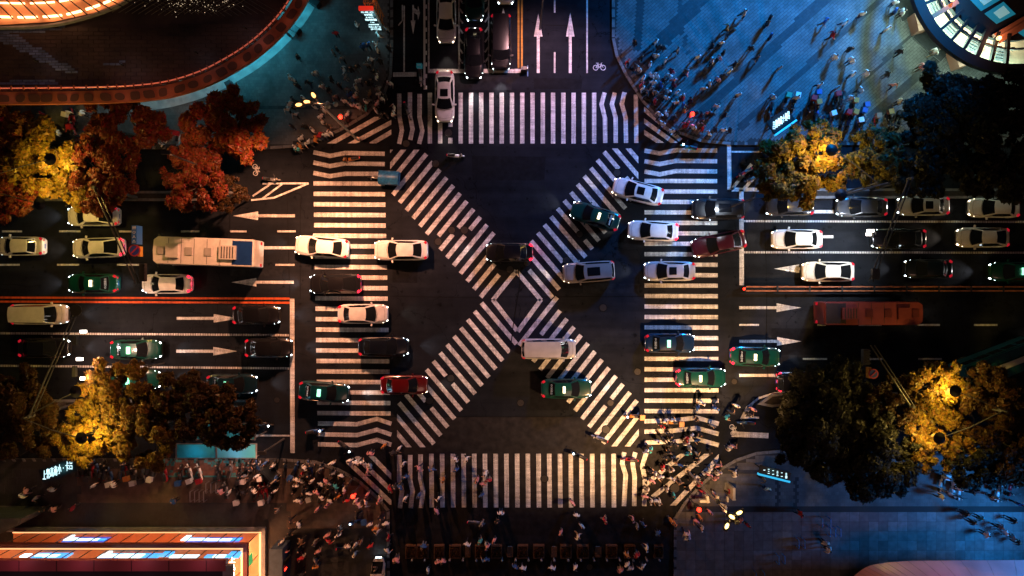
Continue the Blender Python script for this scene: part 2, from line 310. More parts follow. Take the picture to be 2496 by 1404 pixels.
# planted medians
def median(pts):
    m_ = MB(); m_.prism(PG(pts), -.05, .16, 0); o = struct(m_.build('median_kerb', M['kerb'])); i_ = MB(); i_.prism(PG(inset(pts, 6)), .1, .175); i_.build('soil_bed', M['soil'], o); return o
median([(-200, 466), (560, 466), (592, 468), (604, 479), (592, 490), (-200, 490)])
median([(1862, 460), (2700, 460), (2700, 484), (1862, 484), (1852, 472)])
median([(2700, 956), (1935, 956), (1880, 960), (1845, 985), (1880, 992), (1950, 985), (2700, 982)])
median([(-200, 974), (610, 974), (625, 984), (610, 994), (-200, 994)])
# ------------------------------------------------------------------ painted markings
Z1 = .006
def ribbon(mb, pts, w, z=Z1, clip=None):
    P = [Vector(G(x, y)[:2]) for x, y in pts]; h = w / 2 / PX; Lf, Rt = [], []
    for i, p in enumerate(P):
        d = (P[min(i + 1, len(P) - 1)] - P[max(i - 1, 0)]).normalized(); n_ = Vector((-d.y, d.x))
        if 0 < i < len(P) - 1:
            a = (P[i] - P[i - 1]).normalized(); n_ = n_ / max(.5, n_.dot(Vector((-a.y, a.x))))
        Lf.append(p + n_ * h); Rt.append(p - n_ * h)
    for i in range(len(P) - 1):
        q = [Rt[i], Rt[i + 1], Lf[i + 1], Lf[i]]; mb.sheet([tuple(v) for v in q], z)
    return mb
def clip_poly(poly, x0=-1e9, x1=1e9, y0=-1e9, y1=1e9):
    for ax, lim, sg in ((0, x0, 1), (0, x1, -1), (1, y0, 1), (1, y1, -1)):
        out = []
        for i in range(len(poly)):
            a, b = poly[i - 1], poly[i]; ia, ib = (a[ax] - lim) * sg >= 0, (b[ax] - lim) * sg >= 0
            if ia != ib:
                t = (lim - a[ax]) / (b[ax] - a[ax]); out.append((a[0] + t * (b[0] - a[0]), a[1] + t * (b[1] - a[1])))
            if ib: out.append(b)
        poly = out
        if not poly: break
    return poly
def crossing(): return thing('zebra_crossing', None, None, kind='structure')
def stripe(par, pts, w=10.5, box=None):
    if box:
        (ax, ay), (bx, by) = pts; d = Vector((bx - ax, by - ay)).normalized(); n_ = Vector((-d.y, d.x)) * w / 2
        poly = clip_poly([(ax + n_.x, ay + n_.y), (bx + n_.x, by + n_.y), (bx - n_.x, by - n_.y), (ax - n_.x, ay - n_.y)], *box)
        if len(poly) < 3: return
        MB().sheet(PG(poly), Z1).build('stripe', M['white'], par)
    else: ribbon(MB(), pts, w).build('stripe', M['white'], par)
c = crossing(); z2 = lambda L_, ox=830, oy=0, k=2.971: [(ox + x / k, oy + y / k) for x, y in L_]
for L_ in ([(425, 678), (427, 845), (445, 945), (424, 1042)], [(503, 668), (503, 835), (522, 935), (505, 1013)], [(573, 680), (572, 850), (593, 948), (570, 1042)], [(1913, 670), (1890, 755), (1915, 855), (1917, 1035)], [(1987, 670), (1965, 755), (1992, 850), (1993, 1035)], [(2057, 668), (2037, 752), (2065, 855), (2068, 1035)], [(2139, 685), (2142, 1035)]): stripe(c, z2(L_))
for k in range(17):
    x = 1047.9 + 25.02 * k
    if k == 2: stripe(c, [(x, 226), (x, 309)]); stripe(c, [(x, 336), (x, 350)])
    else: stripe(c, [(x, 226), (x, 350)])
c = crossing()
for y, q in ((371, [(0, 0), (40, 9), (78, 2), (174, 4)]), (396, [(0, 0), (40, 9), (78, 2), (174, 4)]), (421.5, [(0, 0), (40, 8), (78, 2), (175, 2)])): stripe(c, [(764 + a, y + b) for a, b in q])
for k in range(23): y = 447 + 25.45 * k; t = k / 23; stripe(c, [(764 + 10 * t, y), (938 + 15 * t, y + 1)])
for y in (1032, 1058.5, 1083): stripe(c, [(775, y), (870, y + 2), (919, y - 11), (954, y + 1)])
c = crossing()
for y in (367, 393, 418): stripe(c, [(1571, y), (1608, y + 7), (1648, y - 1), (1748, y)])
for k in range(23): y = 441 + 25.5 * k; stripe(c, [(1571, y), (1748 + 4 * k / 23, y + .5)], 10.2)
for y in (1027, 1052, 1079): stripe(c, [(1571, y), (1640, y - 2), (1698, y - 9), (1752, y + 6)])
c = crossing()
for L_ in ([(427, 520), (425, 700), (445, 780), (430, 905)], [(505, 520), (503, 700), (522, 780), (508, 905)], [(580, 515), (578, 690), (598, 780), (583, 905)], [(2055, 500), (2040, 580), (2065, 665), (2053, 890)], [(2135, 500), (2115, 580), (2130, 680), (2127, 890)], [(2215, 500), (2185, 600), (2205, 700), (2200, 890)]): stripe(c, z2(L_, 830, 934), 11)
for k in range(18): x = 1051.5 + 26.12 * k; stripe(c, [(x, 1106), (x + 1, 1237)], 11)
c = crossing(); BX = (951, 1557, 365, 1088)
def arm(par, a0, b0, st, ks, cuts, box):
    a0, b0, st = Vector(a0), Vector(b0), Vector(st)
    for k in ks:
        a, b = a0 + st * k, b0 + st * k
        for t0, t1 in cuts.get(k, [(0, 1)]): stripe(par, [tuple(a.lerp(b, t0)), tuple(a.lerp(b, t1))], 10.6, box)
arm(c, (1105.2, 452.2), (1023.5, 551.4), (16.45, 19.2), range(-8, 8), {2: [(0, .85)], 3: [(0, .46), (.62, 1)], 4: [(0, .31), (.46, 1)], 7: [(.1, 1)]}, (951, 1557, 365, 1088))
arm(c, (1105.2, 452.2), (1023.5, 551.4), (16.45, 19.2), (8, 9), {8: [(.38, 1)], 9: [(.45, 1)]}, BX)
arm(c, (1343.2, 528), (1427.7, 626.7), (-16.15, 19.75), range(-11, 6), {-8: [(0, .42), (.63, 1)], -1: [(0, .62), (.78, 1)], 2: [(0, .72)], 4: [(0, 1)], 5: [(.32, 1)]}, (951, 1556, 362, 1088))
arm(c, (1106.5, 819.4), (1191.8, 919.5), (-16.75, 20.3), range(-4, 11), {3: [(0, .36), (.55, 1)], 6: [(0, .37), (.53, 1)]}, (968, 1557, 365, 1090))
arm(c, (1484.4, 896.5), (1401.6, 1001), (17.05, 19.9), range(-8, 8), {-8: [(-.12, 1)], -7: [(0, .56)], 2: [(0, .34), (.51, 1)]}, (951, 1557, 365, 1088))
for a, b in (((1259, 660), (1201, 732)), ((1201, 730), (1260, 806)), ((1258, 660), (1319, 732)), ((1319, 730), (1262, 808))): stripe(c, [a, b], 10.6)
c = thing('corner_hatching', None, None, kind='structure')
for a, b in (((800, 354), (925, 284)), ((850, 354), (965, 292)), ((903, 352), (965, 315))): stripe(c, [a, b], 10.5, (790, 954, 285, 349.5))
for a, b in (((1565, 262), (1660, 342)), ((1562, 289), (1650, 353)), ((1562, 317), (1620, 355))): stripe(c, [a, b], 10.5, (1570, 1665, 255, 348))
for a, b in (((1633, 1240), (1758, 1108)), ((1590, 1212), (1728, 1104)), ((1575, 1180), (1668, 1104))): stripe(c, [a, b], 11, (1571, 1752, 1106, 1232))
for a, b in (((847, 1124), (960, 1232)), ((868, 1112), (960, 1202)), ((902, 1108), (960, 1168))): stripe(c, [a, b], 11, (830, 954, 1112, 1230))
def line(pts, w=5, m_='white', name='lane_line'): return struct(ribbon(MB(), pts, w).build(name, M[m_]))
def dashes(y, xs, w=4.5):
    mb = MB()
    for a, b in xs: ribbon(mb, [(a, y), (b, y)], w)
    return struct(mb.build('lane_line', M['white']))
def notched(a, b, w=5):
    mb = MB(); a, b = Vector(a), Vector(b); n_ = int((b - a).length / 6)
    for i in range(n_):
        p, q = a.lerp(b, i / n_), a.lerp(b, (i + .8) / n_); ribbon(mb, [tuple(p), tuple(q)], w)
    return struct(mb.build('lane_line', M['white']))
line([(712, 728), (713, 1104)], 11, name='stop_line'); line([(1807, 462), (1808, 695)], 11, name='stop_line')
line([(958, 182), (1015, 181)], 11, name='stop_line'); line([(1043, 173), (1270, 173)], 10, name='stop_line'); line([(1777, 353), (1778, 463)], 10, name='stop_line')
line([(-40, 725), (706, 728)], 5, 'orange_paint'); line([(-40, 735), (706, 738)], 5, 'orange_paint')  # left double line: yellow paint with orange lamp light put into its colour
line([(1264, -60), (1264, 166)], 4.5, 'yellow'); line([(1272, -60), (1272, 166)], 4.5, 'yellow')
dashes(564, [(5, 54), (144, 196), (290, 343), (441, 486), (561, 601), (676, 721)]); dashes(645.5, [(-20, 48), (139, 193), (285, 339), (420, 470), (545, 590), (671, 718)])
notched((-40, 812), (706, 817)); notched((-40, 891), (706, 898)); notched((1812, 539), (2540, 541)); notched((1812, 615), (2540, 616))
dashes(516, [(1985, 2033)], 8); dashes(577, [(1992, 2031), (2140, 2180)], 7); dashes(792, [(1802, 1850), (1992, 2012), (2093, 2149), (2235, 2291), (2374, 2431)]); dashes(875, [(1957, 2016), (2100, 2150), (2238, 2296)])
line([(1783, 370), (1880, 370)], 4); line([(1783, 462), (1900, 462)], 9); line([(430, 1060), (706, 1062)], 4); line([(1783, 1058), (1873, 1062)], 13)
line([(985, 14), (985, 175)], 4); line([(981, 12), (981, 50), (971, 62)], 3); line([(1119, -40), (1119, 168)], 4.5); line([(1191, -40), (1191, 168)], 3); line([(1431, -60), (1431, 178)], 4); line([(1045, 0), (1045, 168)], 4)
for ys in ([(-10 + 25 * i) for i in range(7)],):
    mb = MB()
    for i in range(7):
        y = -5 + 24.5 * i; ribbon(mb, [(1119, y), (1128, y + 13)], 4, Z1 + .003); ribbon(mb, [(1191, y - 3), (1182, y + 10)], 4, Z1 + .003)
    struct(mb.build('lane_ticks', M['white']))
mb = MB(); ribbon(mb, [(1352, -60), (1352, 31)], 4); ribbon(mb, [(1352, 127), (1352, 178)], 4); struct(mb.build('lane_line', M['white']))
def arrow(px, py, ang, shaft, head=61, hw=10.5, sw=7):
    a = math.radians(ang); ca, sa = math.cos(a), math.sin(a); T = lambda u, v: (px + u * ca - v * sa, py + u * sa + v * ca)
    mb = MB(); mb.sheet(PG([T(0, -sw / 2), T(shaft, -sw / 2), T(shaft, sw / 2), T(0, sw / 2)]), Z1); mb.sheet(PG([T(shaft, -hw), T(shaft + head, 0), T(shaft, hw)]), Z1)
    return struct(mb.build('road_arrow', M['white']))
arrow(719, 526, 180, 90); arrow(716, 688, 180, 91); arrow(719, 604, 180, 90); arrow(431, 776, 0, 90); arrow(430, 856, 0, 90, 58); arrow(430, 936, 0, 90)
arrow(2030, 655, 180, 82); arrow(1802, 750, 0, 91, 60); arrow(1802, 832, 0, 92, 60); arrow(1802, 915, 0, 92, 60); arrow(1312, 178, -90, 89, 56); arrow(1390, 178, -90, 89, 58); arrow(1227, 120, -90, 60, 40)
arrow(1007, 12, 90, 38, 34, 6, 4)
mb = MB(); mb.sheet(PG([(1007, 17), (1020, 27), (1018, 37), (1007, 30)]), Z1 + .003); mb.sheet(PG([(1019, 14), (1024, 32), (1019, 50), (1017, 35)]), Z1 + .005); struct(mb.build('road_arrow', M['white']))
mb = MB()                                # triangular hatch at the nose of the upper left median
for p in ([(752, 447), (640, 447)], [(752, 447), (668, 482), (612, 488)], [(690, 447), (640, 484)], [(662, 447), (616, 478)]): ribbon(mb, p, 4.5, Z1 + .001 * len(mb.f))
struct(mb.build('hatch_marking', M['white']))
mb = MB()
for p in ([(1783, 462), (1832, 400)], [(1812, 462), (1850, 420)]): ribbon(mb, p, 8, Z1 + .001 * len(mb.f))
struct(mb.build('hatch_marking', M['white']))
mb = MB()
for p in ([(1935, 956), (1890, 958), (1850, 970), (1822, 992), (1806, 1022)], [(1838, 978), (1812, 1018)], [(1806, 1018), (1850, 1018)]): ribbon(mb, p, 5, Z1 + .001 * len(mb.f))
struct(mb.build('hatch_marking', M['white']))
mb = MB(); ribbon(mb, [(1262, 652), (1268, 690), (1258, 745), (1250, 800), (1244, 858)], 2.4, Z1 + .004); ribbon(mb, [(1862, 495), (1869, 690), (1868, 840), (1872, 925)], 1.6, Z1 + .004); struct(mb.build('road_crack', M['tar']))  # a crack, then an overhead cable's dark line painted on the road
mb = MB()
for p in ([(732, 484), (732, 728)], [(560, 520), (560, 600)], [(487, 490), (487, 720)], [(0, 693), (40, 694), (70, 700), (100, 694)], [(1190, 724), (1571, 722)], [(950, 722), (1175, 726)], [(948, 1016), (1560, 1016)], [(1640, 130), (1640, 131)], [(1300, 60), (1420, 64)], [(700, 486), (706, 720)], [(1960, 462), (1962, 690)], [(2300, 745), (2302, 950)], [(530, 740), (533, 815)]): ribbon(mb, p, 1.5, .004)
struct(mb.build('tar_seam', M['tar']))
M['patch2'] = mat('repair_patch', (.0062, .0068, .0088), .8, noise=(2, .4, 7), spec=.1); M['patch3'] = mat('repair_patch_pale', (.0150, .0165, .0200), .85, noise=(2, .4, 7), spec=.1)
for i, (x0_, y0_, x1_, y1_, m_) in enumerate(((1150, 380, 1330, 440, 'patch2'), (955, 600, 1020, 690, 'patch2'), (1420, 690, 1560, 716, 'patch3'), (1290, 905, 1390, 1000, 'patch2'), (560, 650, 690, 674, 'patch3'), (20, 775, 170, 800, 'patch2'), (1880, 800, 2060, 866, 'patch2'), (2200, 690, 2330, 700, 'patch3'), (1300, 190, 1420, 218, 'patch2'), (1060, 185, 1250, 220, 'patch3'), (960, 190, 1050, 220, 'patch3'), (2150, 548, 2300, 610, 'patch3'))):
    mb = MB(); mb.sheet(PG([(x0_, y0_), (x1_, y0_ + 2), (x1_ - 3, y1_), (x0_ + 2, y1_ - 1)]), .0022 + i * .0001); struct(mb.build('road_patch', M[m_]))

def bike_mark(px, py, ang, s=1.0):
    a = math.radians(ang); T = lambda x, y: (px + s * (x * math.cos(a) - y * math.sin(a)), py + s * (x * math.sin(a) + y * math.cos(a))); mb = MB()
    for cx in (-9, 9): ribbon(mb, [T(cx + 6 * math.cos(t * math.pi / 8), 3 + 6 * math.sin(t * math.pi / 8)) for t in range(17)], 1.6)
    for p in ([(-9, 3), (-4, -5), (5, -5), (0, 3), (-9, 3)], [(0, 3), (-5, -8)], [(9, 3), (4, -8), (7, -9)], [(-8, -8), (-2, -8)]): ribbon(mb, [T(*q) for q in p], 1.6, Z1 + .003)
    return struct(mb.build('bicycle_symbol', M['white']))
bike_mark(1461, 162, 0); bike_mark(1788, 1048, 80, .9); bike_mark(625, 414, 85, .9)
for i, (x, y, r) in enumerate([(1093, 324, 11), (990, 350, 10), (1062, 399, 10), (1101, 561, 10), (1132, 561, 10.5), (1068, 589, 10), (1243, 657, 10), (1285, 640, 10), (1381, 635, 10), (1504, 421, 10), (1413, 571, 9), (1099, 922, 10), (1047, 977, 10), (1269, 982, 9.5), (1554, 906, 9.5), (1488, 982, 9), (1477, 1047, 11), (1645, 1190, 13), (1470, 750, 10), (1437, 1382, 9), (1327, 1167, 10), (1790, 930, 8), (675, 975, 8)]):
    cx, cy, _ = G(x, y); t = thing('manhole_cover', None, None, (cx, cy, 0), kind='structure'); R = r / PX
    mb = MB(); mb.tube((0, 0, -.05), (0, 0, .012), R, R, 24); mb.build('frame', M['tar'], t); mb = MB(); mb.tube((0, 0, 0), (0, 0, .018), R * .84, R * .84, 24)
    for k in range(-2, 3): mb.box((0, k * R * .28, .02), (R * 1.2 * math.sqrt(max(.05, 1 - (k * .3) ** 2)), R * .07, .006))
    mb.build('lid', M['iron'], t)
# ------------------------------------------------------------------ buildings
def text_mesh(name, body, size, m, ext=.01):
    cu = bpy.data.curves.new('lettering', 'FONT'); cu.body = body; cu.size = size; cu.extrude = ext; cu.align_x = 'CENTER'; cu.align_y = 'CENTER'; cu.resolution_u = 2
    o = bpy.data.objects.new('lettering', cu); COL.objects.link(o); bpy.context.view_layer.update()
    me = bpy.data.meshes.new_from_object(o.evaluated_get(bpy.context.evaluated_depsgraph_get())); me.name = name; me.materials.clear(); me.materials.append(m)
    COL.objects.unlink(o); bpy.data.objects.remove(o); bpy.data.curves.remove(cu); return me
M['fascia'] = mat('copper_fascia', (.34, .105, .055), .4, .2, noise=(1.5, .2, 4)); M['cutout'] = mat('fascia_recess', (.085, .032, .024), .6)
M['roof_dark'] = mat('dark_roofing', (.05, .03, .027), .6, noise=(.5, .5, 6)); M['roof_tile'] = mat('slate_blue_tile', (.12, .15, .27), .4, noise=(1.2, .3, 3), island=.3)
M['neon_red'] = mat('red_neon', (.8, .2, .1), .4, emit=(1, .2, .12), es=.32); M['warm_tube'] = mat('warm_tube', (.9, .7, .5), .4, emit=(1, .45, .2), es=6)
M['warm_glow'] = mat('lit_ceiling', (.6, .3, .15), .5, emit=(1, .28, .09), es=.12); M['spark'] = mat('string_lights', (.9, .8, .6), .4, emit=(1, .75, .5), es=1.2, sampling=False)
# --- upper left: long curved building with a copper coloured fascia
HB = 6.5
rim_o = [(-260, 255), (-100, 255), (0, 254), (120, 253), (240, 251), (330, 247), (420, 235), (505, 208), (575, 172), (630, 136), (680, 92), (720, 46), (752, -6), (775, -60), (795, -130)]
def smooth_pts(P, k=4):
    out = []
    for i in range(len(P) - 1):
        p0, p1, p2, p3 = [Vector(P[max(0, min(len(P) - 1, i + q))]) for q in (-1, 0, 1, 2)]
        for j in range(k):
            t = j / k; out.append(tuple(.5 * ((2 * p1) + (p2 - p0) * t + (2 * p0 - 5 * p1 + 4 * p2 - p3) * t * t + (3 * p1 - p0 - 3 * p2 + p3) * t ** 3)))
    return out + [tuple(P[-1])]
RO = smooth_pts(rim_o, 4)
def off(P, d):
    out = []
    for i in range(len(P)):
        t = (Vector(P[min(i + 1, len(P) - 1)]) - Vector(P[max(i - 1, 0)])).normalized(); out.append((P[i][0] + t.y * d, P[i][1] - t.x * d))
    return out
bl = thing('curved_building', 'long curved building with a glowing copper fascia and dark roof beside the teal pavement', 'building', G(300, 150))
def at(o): return o
def B(mb, name, m, par, smooth=False):
    o = mb.build(name, m, par, smooth); o.matrix_parent_inverse = Matrix.Translation(-par.location) if par.parent is None else Matrix.Identity(4); return o
RI, RR, RK = off(RO, 30), off(RO, 36), off(RO, 44)
mb = MB()
for i in range(len(RO) - 1): mb.prism(PG([RO[i], RO[i + 1], RI[i + 1], RI[i]], 0) if False else [G(*p, HB)[:2] for p in (RO[i], RO[i + 1], RI[i + 1], RI[i])], HB - .35, HB)
B(mb, 'fascia', M['fascia'], bl)
# dark bays recessed into the fascia band: rounded outlines, each its own object
acc = 0; bays = []
mid = off(RO, 14); d_ = 0; nxt = 6
for i in range(len(mid) - 1):
    a, c_ = Vector(mid[i]), Vector(mid[i + 1]); L_ = (c_ - a).length
    while nxt <= d_ + L_:
        p = a.lerp(c_, (nxt - d_) / L_); t = (c_ - a).normalized()
        if -20 < p.x < 780 and p.y > -25: bays.append((p, t))
        nxt += random.choice([30, 34, 38, 42])
    d_ += L_
for p, t in bays:
    hw, hh, n_ = random.uniform(10, 14.5), random.uniform(8.5, 10.5), Vector((t.y, -t.x)); e = random.uniform(.45, .95); sk = random.uniform(-3, 3); q = []
    for k in range(14):
        a = 2 * math.pi * k / 14; cx, sx = math.cos(a), math.sin(a); u = math.copysign(abs(cx) ** e, cx) * hw + sk * sx; v = math.copysign(abs(sx) ** e, sx) * hh; w = p + t * u + n_ * v; q.append(G(w.x, w.y, HB)[:2])
    mb = MB(); mb.prism(q, HB - .01, HB + .03); B(mb, 'panel', M['cutout'], bl)
mb = MB()
for i in range(len(RI) - 1): mb.prism([G(*p, HB)[:2] for p in (RI[i], RI[i + 1], RR[i + 1], RR[i])], HB - .5, HB - .35)
B(mb, 'gutter', M['trim'], bl)
mb = MB(); P_ = off(RO, 39); mb.path([G(*p, HB) for p in P_], .06, 6); B(mb, 'neon_tube', M['neon_red'], bl)
mb = MB()
for i in range(2, len(P_) - 4, 1):
    p = Vector(P_[i]); x, y, _ = G(p.x, p.y, HB); mb.box((x, y, HB + .03), (.10, .34, .16), math.atan2(P_[i + 1][1] - P_[i][1], P_[i + 1][0] - P_[i][0]) * -1)
B(mb, 'rail_bracket', M['fascia'], bl)['kind'] = 'stuff'
mb = MB(); mb.prism([G(*p, HB)[:2] for p in RK + [(795, -300), (-260, -300)]], HB - .6, HB - .12); rf = B(mb, 'roof', M['roof_dark'], bl)
mb = MB(); mb.prism([G(*p, 0)[:2] for p in off(RO, 10) + [(795, -300), (-260, -300)]], -.1, HB - 1.3); B(mb, 'wall', mat('shop_wall', (.1, .09, .085), .6, noise=(1, .3, 3)), bl)
# tiled bands of bluish slate on the roof
def tiles(poly, lx, ly, ang, z, m, par, name='tile', gap=.05, keep=1.0):
    P = [G(x, y, z)[:2] for x, y in poly]; ca, sa = math.cos(ang), math.sin(ang); U = [p[0] * ca + p[1] * sa for p in P]; V = [-p[0] * sa + p[1] * ca for p in P]; mb = MB()
    nu, nv = int((max(U) - min(U)) / lx) + 2, int((max(V) - min(V)) / ly) + 2
    for j in range(nv):
        for i in range(nu):
            u, v = min(U) + (i + .5 * (j % 2)) * lx, min(V) + j * ly; x, y = u * ca - v * sa, u * sa + v * ca
            if random.random() < keep and bool(inpoly(np.array([x]), np.array([y]), P)[0]): mb.box((x, y, z + random.uniform(0, .02)), (lx - gap, ly - gap, .06), ang)
    o = B(mb, name, m, par); o['kind'] = 'stuff'; return o
for poly in ([(0, 78), (34, 82), (205, 182), (160, 180), (0, 98)], [(0, 198), (120, 195), (150, 203), (10, 210)], [(0, 70), (130, 70), (170, 60), (150, 76), (0, 84)], [(235, 160), (300, 150), (330, 152), (250, 163)]):
    tiles(poly, .55, .22, 0, HB - .10, M['roof_tile'], bl)
tiles([(-5, 70), (600, 60), (690, 20), (640, 120), (480, 195), (300, 225), (-5, 230)], .9, .34, 0, HB - .13, mat('roof_shingle', (.055, .033, .029), .55, noise=(.25, .7, 4), island=.14), bl, 'shingle', .03)
# glass canopy of fine glazing bars with pinprick lights
mb = MB(); sp = MB()
for k in range(18):
    mb.tube(G(330 + 16 * k, -14, HB + .4), G(405 + 16 * k, 40 - 1.2 * abs(k - 9), HB + .2), .025, n=4); mb.tube(G(620 - 16 * k, -14, HB + .45), G(545 - 16 * k, 38 - 1.0 * abs(k - 9), HB + .25), .025, n=4)
for k in range(90):
    x, y = random.gauss(465, 62), abs(random.gauss(0, 18)) - 8
    sp.ball(G(x, y, HB + .45), random.uniform(.014, .03), 6)
B(mb, 'glazing_bar', mat('glazing_bar', (.25, .22, .2), .3, .6), bl); B(sp, 'string_light', M['spark'], bl)['kind'] = 'stuff'
# sunken lit atrium at the corner
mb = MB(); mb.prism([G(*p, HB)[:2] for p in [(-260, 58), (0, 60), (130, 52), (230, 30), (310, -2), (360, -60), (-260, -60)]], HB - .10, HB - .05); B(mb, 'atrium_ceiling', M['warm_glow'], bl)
arc = smooth_pts([(-60, 40), (0, 41), (75, 42), (150, 37), (210, 23), (262, 4), (300, -16)], 5)
mb = MB()
for i in range(0, len(arc) - 1):
    if i % 4 != 3: mb.tube(G(*arc[i], HB + .2), G(*arc[i + 1], HB + .2), .10, n=8)
    if mb.v and (i % 4 == 3 or i == len(arc) - 2): B(mb, 'light_tube', M['warm_tube'], bl); mb = MB()
arc2 = off(arc, 34); mb = MB()
for i in range(0, len(arc2) - 1):
    if i % 5 != 4: mb.tube(G(*arc2[i], HB + .2), G(*arc2[i + 1], HB + .2), .08, n=8)
    if mb.v and (i % 5 == 4 or i == len(arc2) - 2): B(mb, 'light_tube', M['warm_tube'], bl); mb = MB()
for k in range(14):
    mb = MB(); x = -60 + 30 * k; mb.tube(G(x, -16, HB + .35), G(x + 62, 46 - max(0, k - 5) * 5.5, HB + .35), .055, n=6); B(mb, 'beam', M['trim'], bl)
mb = MB(); mb.path([G(*p, HB + .05) for p in smooth_pts([(-60, 68), (0, 68), (110, 64), (200, 46), (290, 14), (330, -16)], 4)], .16, 6); B(mb, 'ring_beam', M['concrete'], bl)
light('POINT', 'atrium_light', G(120, 20, HB + 1.0), 70, (1, .42, .18), r=.6, parent=bl); light('POINT', 'atrium_light', G(20, 20, HB + 1.0), 70, (1, .42, .18), r=.6, parent=bl)
# wall washers at the foot of the curved wall (teal) and added fill lights over the copper band
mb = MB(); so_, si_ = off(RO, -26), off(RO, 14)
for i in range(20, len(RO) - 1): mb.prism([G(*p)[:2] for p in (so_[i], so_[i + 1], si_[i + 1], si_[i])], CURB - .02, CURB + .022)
struct(mb.build('pale_paving_strip', mat('pale_stone', (.34, .36, .36), .7, noise=(1.5, .25, 5))))  # washer glow on the paving put into a brighter stone colour
WW = MB()
for i in range(16, len(RO) - 8, 3):
    p = off(RO, 8)[i]; x, y, _ = G(p[0], p[1], 0); B(MB().box((x, y, 2.6), (.3, .3, .18)), 'wall_washer', M['off_lamp'], bl)
    light('POINT', 'wall_washer_light', (x + .35, y - .35, 2.3), 105 if i > 28 else 40, (.06, .66, .92) if i > 28 else (.5, .75, .8), bl, r=.3)
for i in range(3, len(RO) - 6, 5):
    x, y, _ = G(*off(RO, 20)[i], HB); light('POINT', 'rail_lamp_light', (x, y, HB + 1.2), 7, (1, .32, .2), bl, r=.5)
for px_, py_ in ((90, 150), (300, 160), (480, 130), (600, 70)):
    x, y, _ = G(px_, py_, HB); light('POINT', 'roof_lamp_light', (x, y, HB + 2.2), 12, (.8, .6, .7), bl, r=.5); B(MB().tube((x, y, HB - .1), (x, y, HB + .5), .05), 'roof_lamp', M['darkmetal'], bl)  # lamps added to brighten the dark roof
for px_, py_, rz in ((722, 75, .9), (570, 218, .5), (770, 12, 1.0)):
    mb = MB(); x, y, _ = G(px_, py_); mb.box((x, y, .45), (.55, 1.1, .9), rz).box((x, y, .95), (.6, 1.15, .08), rz); tag(mb.build('planter', M['darkmetal']), {722: 'dark box planter against the pale lit strip of the curved building', 570: 'dark box planter below the curve of the copper fascia', 770: 'dark box planter at the top edge beside the curved fascia'}[px_], 'planter')
# --- upper right: round pavilion with a dark ring, radial beams and teal skylights
import itertools
def circ3(a, b, c):
    ax, ay, bx, by, cx, cy = *a, *b, *c; d = 2 * (ax * (by - cy) + bx * (cy - ay) + cx * (ay - by))
    ux = ((ax * ax + ay * ay) * (by - cy) + (bx * bx + by * by) * (cy - ay) + (cx * cx + cy * cy) * (ay - by)) / d; uy = ((ax * ax + ay * ay) * (cx - bx) + (bx * bx + by * by) * (ax - cx) + (cx * cx + cy * cy) * (bx - ax)) / d
    return ux, uy, math.hypot(ax - ux, ay - uy)
HR = 5.6; ux, uy, ur = circ3((2228, 0), (2316, 125), (2460, 180)); CX, CY, _ = G(ux, uy, HR); RAD = ur * (1 - HR / H) / PX
pv = thing('round_pavilion', 'round pavilion with a dark ring beam, glowing cream gallery and teal skylights', 'building', (CX, CY, 0))
def ringpts(r, n=96): return [(r * math.cos(2 * math.pi * i / n), r * math.sin(2 * math.pi * i / n)) for i in range(n)]
def annulus(r0, r1, z0, z1, n=96, c=(0, 0)):
    mb = MB(); a, b = [(x + c[0], y + c[1]) for x, y in ringpts(r0, n)], [(x + c[0], y + c[1]) for x, y in ringpts(r1, n)]
    for i in range(n): j = (i + 1) % n; mb.prism([a[i], a[j], b[j], b[i]], z0, z1)
    return mb
kR = (1 - HR / H) / PX
M['cream'] = mat('cream_gallery', (.62, .55, .40), .6, noise=(.9, .25, 4)); M['beam'] = mat('dark_beam', (.022, .022, .026), .5, .3); M['cu_beam'] = mat('copper_beam', (.55, .22, .13), .45)
annulus(RAD - 25 * kR, RAD, HR - .5, HR).build('ring_beam', M['beam'], pv)
kF = (1 - 2.75 / H) / PX; FX, FY = G(ux, uy, 2.75)[0] - CX, G(ux, uy, 2.75)[1] - CY; annulus((ur - 120) * kF, (ur - 14) * kF, 2.6, 2.75, c=(FX, FY)).build('gallery_floor', M['cream'], pv)
annulus(RAD - 66 * kR, RAD - 62 * kR, HR - .45, HR - .2).build('purlin', M['beam'], pv)
an0 = [math.pi + math.radians(a) for a in range(4, 90, 9)]
for i, a in enumerate(an0):
    mb = MB(); r0, r1 = RAD - 100 * kR, RAD - 24 * kR; big = i in (3, 7); mb.box(((r0 + r1) / 2 * math.cos(a), (r0 + r1) / 2 * math.sin(a), HR - .3 + .004 * i), (r1 - r0, .26 if not big else .4, .34), a); mb.build('radial_beam', M['cu_beam'] if i == 3 else M['beam'], pv)
    mb = MB(); a2 = a + math.radians(4.5); rr = RAD - 66 * kR; mb.box((rr * math.cos(a2), rr * math.sin(a2), HR - .38), (.2, .26, .22), a2); mb.build('bracket', M['beam'], pv)
    for k in range(4 if i % 2 == 0 else 0):
        mb = MB(); rr = (ur - 30 - 7 * k) * kF; mb.box((FX + rr * math.cos(a2), FY + rr * math.sin(a2), 2.86 + .02 * k), (.16, 1.2, .14), a2); mb.build('stair_tread', mat('tread', (.16, .22, .25), .5) if (i, k) == (0, 0) else bpy.data.materials['tread'], pv)
annulus(.01, RAD - 88 * kR, HR - 1.0, HR - .6).build('roof', mat('pavilion_roof', (.02, .02, .022), .6), pv)
M['teal_pane'] = mat('lit_teal_pane', (.05, .3, .4), .15, emit=(.01, .24, .36), es=.5); M['pale_pane'] = mat('lit_pale_pane', (.4, .7, .7), .3, emit=(.33, .72, .74), es=.42)
